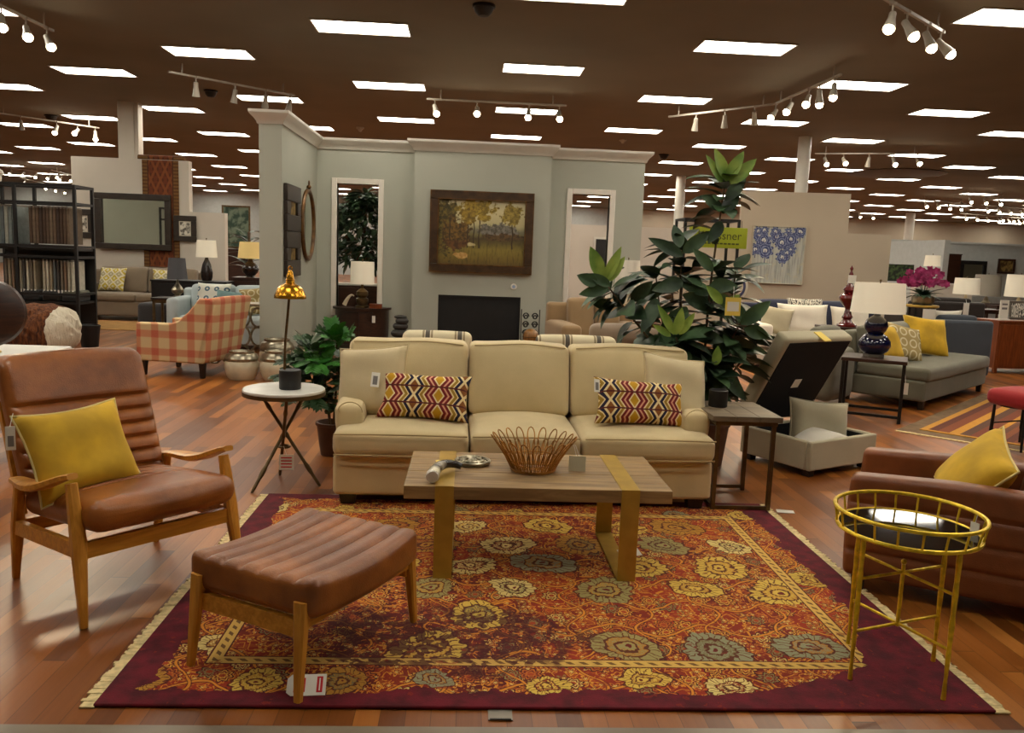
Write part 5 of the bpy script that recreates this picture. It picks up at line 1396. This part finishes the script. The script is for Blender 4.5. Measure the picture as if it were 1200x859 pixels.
# pale blue sofa and pillows
gsofa('pale blue sofa with patterned pillows behind the plaid armchair',(-3.45,11.75,0),0,1.60,.85,.48,.72,.90,M['ice'],2,.17)
pillow('throw_pillow','white pillow with blue medallions on left of pale blue sofa','pillow',(-3.72,12.06,.50),.50,.46,.15,M['dots'],-20,-6,0,None)
pillow('throw_pillow','soft teal pillow leaning on medallion pillow','pillow',(-3.42,11.94,.50),.46,.36,.14,pm('teal_fabric',rgb(116,146,146),.9,var=.12),-24,4,5,None)
pillow('throw_pillow','cream and yellow striped pillow at the right end of pale blue sofa','pillow',(-3.02,12.02,.50),.46,.42,.15,M['lattice'],-20,14,-8,None)
# console, lamps, pouf beyond the blue sofa
cabinet('long black low cabinet carrying the white-shaded lamp',(-4.75,14.45,0),0,1.25,.45,.86,M['black'],3)
tlamp('white-shaded lamp with dark bottle base on the long black cabinet',(-4.50,14.40,.862),[(.001,0),(.075,0),(.095,.06),(.10,.14),(.07,.28),(.035,.36),(.025,.40)],M['darkcer'],(.175,.155,.40,.69),M['shade_lit'])
cabinet('dark cabinet behind pale blue sofa carrying the parchment lamp',(-3.72,14.9,0),0,.85,.45,.93,M['walnut'],2)
tlamp('parchment-shaded lamp with round dark base behind pale blue sofa',(-3.88,14.85,.932),[(.001,0),(.08,0),(.07,.02),(.13,.09),(.15,.15),(.12,.22),(.05,.27),(.03,.33)],M['darkcer'],(.215,.18,.33,.62),M['shade_yel'])
box_table('small dark side table carrying the grey-shaded lamp',(-4.55,12.85,0),0,.48,.42,.66,M['darkleg'],M['bronze'])
tlamp('grey-shaded lamp with clear round base left of the pale blue sofa',(-4.46,12.85,.662),[(.001,0),(.07,0),(.07,.02),(.03,.03),(.085,.08),(.09,.12),(.05,.18),(.02,.22),(.015,.28)],M['silver'],(.15,.12,.28,.60),M['shade_grey'])
t=thing('pouf','charcoal upholstered cube pouf beside the grey-brown sofa','pouf',(-5.0,13.5,0))
MB().rbox(-.24,.24,-.24,.24,.012,.52,.05,6,(.01,.01,.02)).build('cover',M['charcoal'],t); MB().tube([(-.2,-.2,.5),(.2,-.2,.5),(.2,.2,.5),(-.2,.2,.5)],.006,5,True).build('piping',M['charcoal'],t)
# far picture and palm behind
v=at(277,266,30.0); picture('picture','large green abstract picture on stand far behind the parchment lamp','picture',(v.x,30,v.z),1.0,1.5,M['sk_green'],M['bronze'],.06,.05)
t=thing('easel','dark stand holding the large green picture','stand',(v.x,30.02,0))
MB().box(-.5,.5,.0,.3,.002,v.z-.78).build('stand_body',M['walnut'],t); MB().box(-.54,.54,-.03,.33,v.z-1.15,v.z-.78).build('stand_top',M['walnut'],t)
v=at(292,300,20.0); t=thing('palm','dark green palm behind the pale partition at left','potted plant',(v.x,20,0))
MB().lathe([(.001,.001),(.2,.001),(.25,.45),(.001,.45)],16).build('pot',M['darkcer'],t)
b=MB(); rnd=random.Random(8)
for k in range(26):
    a=rnd.uniform(0,6.28); b.leaf((0,0,.8+rnd.uniform(0,1.0)),(math.cos(a),math.sin(a)*.6,rnd.uniform(.1,1.0)),(0,0,1),rnd.uniform(.5,.9),.12,.6,.2,6)
b.build('foliage',M['leaf_dark'],t,sharp=70,recalc=False)
MB().tube([(0,0,.4),(0,0,1.8)],.03,6).build('trunk',M['bark'],t)
# ------------------------------------------------------------------ right side of the store
# storage ottoman with open lid
BO=(2.15,6.16,0); BR_=29.0; BW,BD,BH=.76,.66,.265
t=thing('storage_ottoman','greige storage ottoman standing open with black-lined lid raised','ottoman',BO,BR_)
b=MB(); T=.045
b.box(0,BW,-T,0,.05,BH); b.box(0,BW,-BD,-BD+T,.05,BH); b.box(0,T,-BD+T,-T,.05,BH); b.box(BW-T,BW,-BD+T,-T,.05,BH)
b.build('box_side',M['greige'],t,bevel=.012)
MB().box(T,BW-T,-BD+T,-T,.06,.08).build('box_floor',M['blackfab'],t)
b=MB(); 
for x0,x1,y0,y1 in((T+.001,BW-T-.001,-T-.008,-T-.001),(T+.001,BW-T-.001,-BD+T+.001,-BD+T+.008),(T+.001,T+.008,-BD+T+.01,-T-.01),(BW-T-.008,BW-T-.001,-BD+T+.01,-T-.01)): b.box(x0,x1,y0,y1,.08,BH-.015)
b.build('lining',M['blackfab'],t)
for x in(.06,BW-.06):
    for y in(-.06,-BD+.06): MB(MX((x,y,0))).box(-.03,.03,-.03,.03,.002,.055).build('leg',M['darkleg'],t)
LD=.80; LT=.13; LM=MX((0,.0,BH+.005),rx=-61)
lid=MB(LM).rbox(-.005,BW+.005,-LD,.0,.002,LT,.03,6,(0,0,0)).build('lid',M['greige'],t)
MB(LM).box(.03,BW-.03,-LD+.03,-.03,-.004,.0015).build('lid_lining',M['blackfab'],lid)
MB(LM).box(.33,.41,-.42,-.34,-.006,-.004).build('care_label',M['paper'],lid)
for x in(.06,BW-.06): MB().bar((x,-.06,BH-.04),(x,-.11,BH+.17),.014,.006).build('hinge',M['steel'],t)
g=MB(LM).box(.36,.44,-LD-.006,-LD+.0,-.035,.085).build('price_tag',M['ylw_card'],lid,label='yellow and white price tag')
o_=rad(BR_)
def bl(x,y,z): return (BO[0]+x*math.cos(o_)-y*math.sin(o_),BO[1]+x*math.sin(o_)+y*math.cos(o_),z)
pillow('throw_pillow','greige pillow standing inside the open storage ottoman','pillow',bl(.47,-.36,.085),.52,.40,.17,M['greige'],-14,10,6,M['greige'],None,6)
pillow('throw_pillow','cream pillow lying in left corner of the open storage ottoman','pillow',bl(.12,-.45,.10),.36,.36,.13,M['white_fab'],-62,-62,0,None,None,7)
# console table with blue lamp
CTC=(4.13,8.04,0); CTA=-29
t=thing('console_table','dark bronze framed square side table under the cobalt blue lamp','side table',CTC,CTA)
MB().box(-.30,.30,-.26,.26,.585,.62).build('tabletop',M['walnut'],t,bevel=.004)
for sx in(-1,1):
    for sy in(-1,1): MB().bar((sx*.275,sy*.235,.002),(sx*.275,sy*.235,.585),.032,.032).build('leg',M['iron'],t)
for sy in(-1,1): MB().bar((-.275,sy*.235,.06),(.275,sy*.235,.06),.026,.026).build('stretcher',M['iron'],t)
for sx in(-1,1): MB().bar((sx*.275,-.235,.06),(sx*.275,.235,.06),.026,.026).build('stretcher',M['iron'],t)
t2=thing('price_tag','white tag hanging from right corner of the cobalt lamp table','price tag',(4.48,8.05,.40),-29)
MB().box(-.03,.03,-.002,.002,-.16,-.04).build('card',M['paper'],t2); MB().tube([(0,0,-.04),(-.02,.0,.10),(-.03,0,.17)],.003,5).build('string',M['paper'],t2)
t=tlamp('cobalt blue double-gourd lamp with white drum shade on bronze-framed table',(4.12,8.06,.621),[(.085,0),(.085,.03),(.13,.06),(.155,.11),(.15,.16),(.11,.215),(.075,.235),(.10,.27),(.115,.315),(.10,.365),(.06,.40),(.035,.415),(.025,.45)],M['cobalt'],(.26,.235,.445,.745),M['shade_lit'])
MB().lathe([(.001,-.0),(.10,-.0),(.10,.028),(.086,.03)],24).build('clear_base',M['steel'],t)
# grey-green settee
A=Vector((4.93,8.42)); dx=Vector((.735,.678)); ang=math.degrees(math.atan2(dx.y,dx.x)); dn=Vector((-dx.y,dx.x))
c=A+dx*1.15
gsofa('grey-green armless sofa with yellow pillows behind the striped rug',(c.x,c.y,0),ang,2.30,.98,.46,.72,.86,M['sage'],1,.2,None,.12,None,'sofa','sofa',(0,0),None,.18)
def sl(a,b_,z): p=A+dx*a+dn*b_; return (p.x,p.y,z)
t=thing('chaise_arm','grey-green rounded corner seat at left end of grey-green sofa','corner seat',sl(-.38,.95,0),ang)
MB().rbox(-.30,.32,-.20,.05,.06,.62,.08,6,(.01,.01,.02)).build('seat',M['sage'],t); MB().rbox(-.30,.32,-.02,.12,.06,.84,.06,6,(.01,.01,.02)).build('backrest',M['sage'],t)
pillow('throw_pillow','mustard pillow on grey-green sofa, half behind the cobalt lamp','pillow',sl(.24,.46,.475),.48,.42,.16,M['mustard'],-24,ang-8,0,None,None,1)
pillow('throw_pillow','cream and gold ogee-patterned pillow in middle of the grey-green sofa group','pillow',sl(.50,.42,.475),.50,.44,.15,M['lattice'],-26,ang-30,12,None,None,2)
pillow('throw_pillow','large mustard pillow farthest right on the grey-green sofa','pillow',sl(1.34,.44,.475),.60,.50,.17,M['mustard'],-24,ang-34,6,M['mustard_pipe'],None,3)
# rugs and stool
ra=45.0
dr=Vector((math.cos(rad(ra)),math.sin(rad(ra)))); rn=Vector((dr.y,-dr.x)); P0=Vector((4.30,7.40)); cc=P0+dr*1.55+rn*.85
t=thing('striped_rug','orange and brown striped flat-woven rug under the red stool','rug',(cc.x,cc.y,0),ra)
MB().box(-1.55,1.55,-.85,.85,.010,.016).build('rug_weave',M['striprug'],t)
t=thing('under_rug','grey-brown rug with pale edge showing under the striped rug','rug',(cc.x-dr.x*.08,cc.y-dr.y*.08,0),ra)
MB().box(-1.66,1.66,-1.0,1.0,.001,.0085).build('rug_pile',pm('grey_brown_rug',rgb(112,88,62),.95,var=.2,scale=10),t); MB().box(-1.70,-1.66,-1.0,1.0,.001,.008).build('pale_edge',M['fringe'],t)
t=thing('stool','red cushioned stool on thin dark iron legs at right edge','stool',(4.82,6.72,.0165),20)
MB().rbox(-.25,.25,-.20,.20,.37,.50,.05,6,(.01,.01,.03)).build('seat_cushion',M['redfab'],t)
MB().lathe([(.001,.36),(.21,.36),(.21,.372),(.001,.372)],20,1.1,.9).build('seat_frame',M['iron'],t)
for sx in(-1,1):
    for sy in(-1,1): MB().tube([(sx*.20,sy*.15,0),(sx*.19,sy*.14,.12),(sx*.195,sy*.145,.13),(sx*.19,sy*.14,.36)],[.010,.012,.016,.012],8).build('leg',M['iron'],t)
for sy in(-1,1): MB().tube([(-.19,sy*.14,.2),(.19,sy*.14,.2)],.007,6).build('stretcher',M['iron'],t)
# white and navy sofa below the canvas
nv=gsofa('white sofa with navy back cushions below the blue flower canvas',(5.15,11.35,0),-2,2.15,1.0,.48,.66,.98,M['white_fab'],2,.26,None,.1,None,'sofa','sofa',(1,1),M['navy'])
pillow('throw_pillow','large white pillow on left half of white sofa','pillow',(4.86,11.62,.50),.74,.47,.18,M['white_fab'],-16,-4,0,None,'white pillows on the white sofa',1)
pillow('throw_pillow','white pillow on the right half of white sofa beside red lamp base','pillow',(5.60,11.66,.50),.60,.45,.17,M['white_fab'],-16,2,0,None,'white pillows on the white sofa',2)
pillow('throw_pillow','grey-white pillow at left arm of white sofa behind plant leaf','pillow',(4.40,11.58,.50),.44,.42,.16,M['greige'],-18,-22,8,None,None,4)
pillow('throw_pillow','black and white patterned pillow tucked behind the large white pillow','pillow',(4.95,11.78,.68),.54,.36,.10,M['zebra'],-14,0,0,None,None,5)
picture('canvas','unframed canvas of blue flowers on the beige partition','painting',(5.83,15.42,1.68),.98,1.08,M['flowers'],M['mat_board'],.012,.04,-9)
# red lamp base on narrow table
v=at(993,388,9.6)
box_table('narrow dark table holding the oxblood lamp base',(4.78,10.2,0),0,.6,.34,.76,M['walnut'],M['walnut'])
t=thing('finial_lamp','tall oxblood red turned lamp base without a shade behind the storage lid','lamp',(4.80,10.15,.761))
MB().lathe([(.12,0),(.12,.025),(.075,.05),(.05,.09),(.07,.12),(.05,.15),(.035,.22),(.05,.25),(.10,.31),(.125,.36),(.11,.40),(.06,.43),(.085,.46),(.06,.50),(.03,.54),(.045,.57),(.02,.61),(.028,.66),(.012,.70),(.022,.73),(.001,.77)],20).build('turned_base',M['red_lac'],t)
MB(MX((-.03,-.10,.60),rz=8)).box(-.055,.055,-.002,.002,-.05,.05).build('price_tag',M['paper'],t,label='white paper price tag')
# sign rack
v=at(837,290,9.0)
t=thing('sign_rack','thin black metal display rack behind the tall plant','display rack',(2.66,9.05,0))
for x in(-.30,.30): 
    for y in(0,.4): MB().bar((x,y,.002),(x,y,1.98),.028,.028).build('post',M['black'],t)
for z in(.4,1.05,1.97):
    b=MB()
    for y in(0,.4): b.bar((-.30,y,z),(.30,y,z),.024,.024)
    for x in(-.3,.3): b.bar((x,0,z),(x,.4,z),.024,.024)
    b.build('rail',M['black'],t)
for z in(.42,1.065): MB().box(-.29,.42,.0,.40,z-.006,z+.006).build('shelf',M['smoke_glass'],t)
t=thing('hanging_sign','lime green hanging sign with dark lettering on the black display rack','sign',(2.725,9.02,1.78))
MB().rbox(-.325,.325,-.008,.004,-.115,.112,.006,2).build('sign_board',M['sign'],t)
cu=bpy.data.curves.new('lettering','FONT'); cu.body='Klaussner'; cu.size=.125; cu.extrude=.001; cu.align_x='RIGHT'
to=bpy.data.objects.new('lettering_source',cu); COL.objects.link(to)
dg=bpy.context.evaluated_depsgraph_get(); me=bpy.data.meshes.new_from_object(to.evaluated_get(dg)); bpy.data.objects.remove(to); bpy.data.curves.remove(cu)
lo=bpy.data.objects.new('lettering',me); COL.objects.link(lo); me.materials.clear(); me.materials.append(M['sign_ink']); lo.parent=t; lo.location=(.26,-.0095,-.02); lo.rotation_euler=(PI/2,0,0)
b=MB()
for k in range(9): b.box(-.16+.045*k,-.125+.045*k,-.0105,-.008,-.075,-.058)
b.build('small_print',M['sign_ink'],t)
for x in(-.26,.26): MB().tube([(x,.0,.11),(x,.015,.19)],.003,5).build('hook',M['iron'],t)
v=at(873,330,9.2); t=thing('striped_plate','round cream plate with dark blue rings on shelf of the display rack','plate',(3.00,9.17,1.072),8)
pmn=MatB('ringed_plate',.3); x,y,z=pmn.xyz(); rr_=(x*x+(z-.17)*(z-.17)).sqrt(); pmn.color(pmn.mix((rr_-.12).abs().lt(.018),rgb(214,206,186),rgb(70,74,110)))
MB(MX((0,.02,.17),rx=90)).lathe([(.001,.03),(.10,.02),(.165,-.0),(.17,.0),(.17,.008),(.10,.03),(.001,.04)],36).build('plate_disc',pmn.m,t)
b=MB(); b.tube([(-.05,-.03,.0),(-.05,.04,.012),(-.04,.07,.14)],.005,6); b.tube([(.05,-.03,.0),(.05,.04,.012),(.04,.07,.14)],.005,6); b.build('easel',M['iron'],t)
t=thing('gold_vase','round gold vase on shelf of the display rack beside the plate','vase',(2.80,9.20,1.072))
MB().lathe([(.001,0),(.05,0),(.09,.05),(.10,.10),(.07,.16),(.035,.19),(.045,.22),(.035,.22),(.001,.15)],20).build('vase_body',M['brass_lamp'],t)
# orchid on pedestal stand
v=at(1083,358,11.1); Z0=v.z
t=thing('plant_stand','tall round iron plant stand with gilded rim behind the grey-green sofa','plant stand',(v.x,11.15,0))
MB().tube(ringp(.20,Z0-.01,28),.018,8,True).build('rim',M['brass'],t); MB().lathe([(.001,Z0-.03),(.19,Z0-.03),(.19,Z0-.012),(.001,Z0-.012)],28).build('plate',M['iron'],t)
for k in range(4): a=k*PI/2+.6; MB().tube([(.18*math.cos(a),.18*math.sin(a),.002),(.17*math.cos(a),.17*math.sin(a),Z0-.03)],.014,6).build('leg',M['iron'],t)
t=thing('price_sign','white printed price sign hanging on the iron plant stand','price tag',(v.x-.02,10.92,Z0-.2))
MB().box(-.09,.09,-.003,.003,-.16,.16).build('card',M['paper'],t); MB().box(-.04,.05,-.004,-.003,-.13,-.09).build('print',M['iron'],t); MB().tube([(0,0,.16),(0,.02,.19)],.003,5).build('string',M['iron'],t)
t=thing('orchid','potted magenta orchid with dark leaves on the tall plant stand','potted plant',(v.x,11.15,Z0-.01))
MB().lathe([(.001,0),(.11,0),(.15,.06),(.15,.13),(.13,.14),(.001,.12)],20).build('pot',M['silver'],t)
rnd=random.Random(3); b=MB()
for k in range(24): a=rnd.uniform(0,6.28); b.leaf((0,0,.12),(math.cos(a),math.sin(a),rnd.uniform(.25,1.2)),(0,0,1),rnd.uniform(.22,.36),.085,.7,.2,6)
b.build('foliage',M['leaf_dark'],t,sharp=70,recalc=False)
b=MB()
for k in range(7): a=k*.9; b.tube([(0,0,.13),(.06*math.cos(a),.06*math.sin(a),.3),(.18*math.cos(a),.14*math.sin(a),.42)],.004,5)
b.build('stem',M['leaf_mid'],t)
b=MB()
for k in range(90):
    a=rnd.uniform(0,6.28); r=.34*rnd.random()**.5; p=Vector((r*math.cos(a)*1.0-.02,r*math.sin(a)*.5,.26+rnd.uniform(0,.27)*(1-(r/.36)**2)+.04))
    f=rnd.uniform(0,6.28)
    for q in range(5): d=Vector((math.cos(f+q*1.257),rnd.uniform(-.6,.2),math.sin(f+q*1.257))); b.leaf(p,d,(0,-1,.2),.055,.05,.2,.2,3)
b.build('flowers',M['orchid'],t,sharp=70,recalc=False)
# dark sofa, slate chair, credenza
gsofa('dark brown sofa seen from behind beyond the orchid',(8.25,14.6,0),180,1.35,.9,.46,.75,1.04,M['brownfab'],1,.2)
t=thing('price_tag','white tag hanging on back of the dark brown sofa','price tag',(8.55,13.69,.86)); MB().box(-.05,.05,-.003,.003,-.11,.11).build('card',M['paper'],t); MB().tube([(0,0,.11),(0,.03,.17)],.003,5).build('string',M['paper'],t)
gsofa('slate blue armchair seen from behind, left of the cherry credenza',(6.84,11.75,0),176,.92,.85,.46,.66,.90,M['slate'],1,.17,None,.1,None,'armchair','armchair')
pillow('throw_pillow','white pillow standing in slate blue armchair, only its top showing','pillow',(6.66,11.22,.465),.46,.52,.14,M['white_fab'],12,-4,0,None,None,9)
cabinet('cherry wood credenza at right edge carrying white display cards',(8.62,12.15,0),4,1.4,.5,.80,M['cherry'],2,'credenza','credenza')
t=thing('display_card','tall white display card holder on the cherry credenza','display card',(8.10,12.02,.801),6)
MB().box(-.07,.07,-.01,.01,.02,.30).build('card',M['paper'],t); MB().box(-.08,.08,-.05,.05,0,.02).build('card_base',M['paper'],t)
b=MB(); b.box(-.045,.045,-.012,-.0101,.16,.19); b.box(-.045,.045,-.012,-.0101,.225,.25); b.build('print',M['grey_ink'],t)
picture('photo_frame','grey patterned picture frame leaning on the cherry credenza','picture',(8.40,12.12,.95),.34,.29,M['zebra'],M['steel'],.04,.02,4,0,None,-10)
t=thing('side_cabinet','dark iron-legged cabinet at right edge in front of credenza','cabinet',(8.95,11.05,0),0)
MB().box(-.35,.35,-.2,.2,.30,.66).build('body',M['darkleg'],t,bevel=.004); MB().box(-.36,.36,-.21,.21,.66,.69).build('top',M['walnut'],t)
for sx in(-1,1):
    for sy in(-1,1): MB().bar((sx*.32,sy*.17,.002),(sx*.32,sy*.17,.30),.03,.03).build('leg',M['iron'],t)
# gallery wall beyond
GY=24.0
def gp(px0,py0,px1,py1,label,art,fr,fwid,name='picture',cat='picture',matw=0):
    a=at(px0,py0,GY-.02); c=at(px1,py1,GY-.02)
    picture(name,label,cat,((a.x+c.x)/2,GY-.003,(a.z+c.z)/2),c.x-a.x,a.z-c.z,art,fr,fwid,.05,0,matw)
gp(1126,305,1154,331,'black-framed mirror on far gallery wall',M['mirror'],M['black'],.11,'mirror','mirror')
gp(1170,303,1188,321,'small framed still life at right on far gallery wall',M['sk_brown'],M['walnut'],.06)
v=at(1104,330,GY-.4); cabinet('tall dark brown cabinet against the far gallery wall',(v.x,GY-.35,0),0,.78,.5,2.0,M['walnut'],2)
gp(1070,301,1089,313,'dark-framed long picture left of the tall cabinet',M['sk_brown'],M['walnut'],.06)
for k,(px,py0,py1,hw2,lab,mt) in enumerate(((1156,322,347,.30,'large grey drum-shaded lamp on the far long table','shade_grey2'),(1132,326,345,.24,'bright cream drum-shaded lamp behind dark brown sofa','shade_lit'),(1194,322,348,.30,'cream-shaded lamp at right edge beyond the display cards','shade_lit'))):
    Y=(19.0,15.8,18.0)[k]
    a=at(px,py0,Y); c=at(px,py1,Y); zt=.78
    if 'shade_grey2' not in M: M['shade_grey2']=MatB('warm_grey_shade',.9).color(rgb(150,144,132)).m
    box_table('dark console table carrying the %s'%(('large grey lamp','bright cream lamp','right edge lamp')[k]),(c.x,Y,0),0,1.3,.5,zt,M['walnut'],M['walnut'],'table','console_table')
    H=max(.12,c.z-zt)
    tlamp(lab,(c.x,Y,zt+.002),[(.001,0),(.09,0),(.10,.02),(.06,H*.3),(.05,H*.6),(.02,H*.9),(.02,H)],M['ceramic'],(hw2,hw2*.92,H,a.z-zt),M[mt])
# low ledge with fern picture and little lamp beside the orchid
t=thing('half_wall','low pale partition ledge behind the orchid','partition',(10.35,17.6,0)); b=MB(); b.box(-.55,.75,0,.2,0,1.20); b.build('panel',M['wall_white'],t); MB().box(-.57,.77,-.02,.22,1.2,1.23).build('cap',M['trim'],t)
v=at(1058,321,17.5); picture('picture','square dark fern picture on pale ledge left of the orchid','picture',(v.x,17.66,1.23+.19),.62,.37,M['sk_fern'],M['black'],.012,.04,0,0,None,-4)
tlamp('small white lamp on pale ledge above fern picture',(10.20,17.75,1.231),[(.001,0),(.07,0),(.03,.03),(.06,.12),(.05,.2),(.015,.25),(.015,.36)],M['shade'],(.17,.15,.36,.60),M['shade_lit'])
# dark doorway panels and posts on the office wall behind the plant
t=thing('office_door','dark doorway panel on the pale wall seen left of the tall plant','door',(4.55,26.99,0)); MB().box(-.45,.45,-.03,0,.002,2.1).build('door_leaf',M['black'],t); b=MB(); b.box(-.52,-.45,-.05,0,.002,2.17); b.box(.45,.52,-.05,0,.002,2.17); b.box(-.45,.45,-.05,0,2.1,2.17); b.build('door_frame',M['trim'],t)
# ------------------------------------------------------------------ world and colour management
w=bpy.data.worlds.new('world'); SC.world=w; w.use_nodes=True
w.node_tree.nodes['Background'].inputs[0].default_value=(.9,.8,.65,1); w.node_tree.nodes['Background'].inputs[1].default_value=.05
SC.view_settings.view_transform='Standard'; SC.view_settings.look='None'; SC.view_settings.gamma=1; SC.view_settings.exposure=0.85
SC.view_settings.use_curve_mapping=False
SC.cycles.use_denoising=True
SC.cycles.max_bounces=8
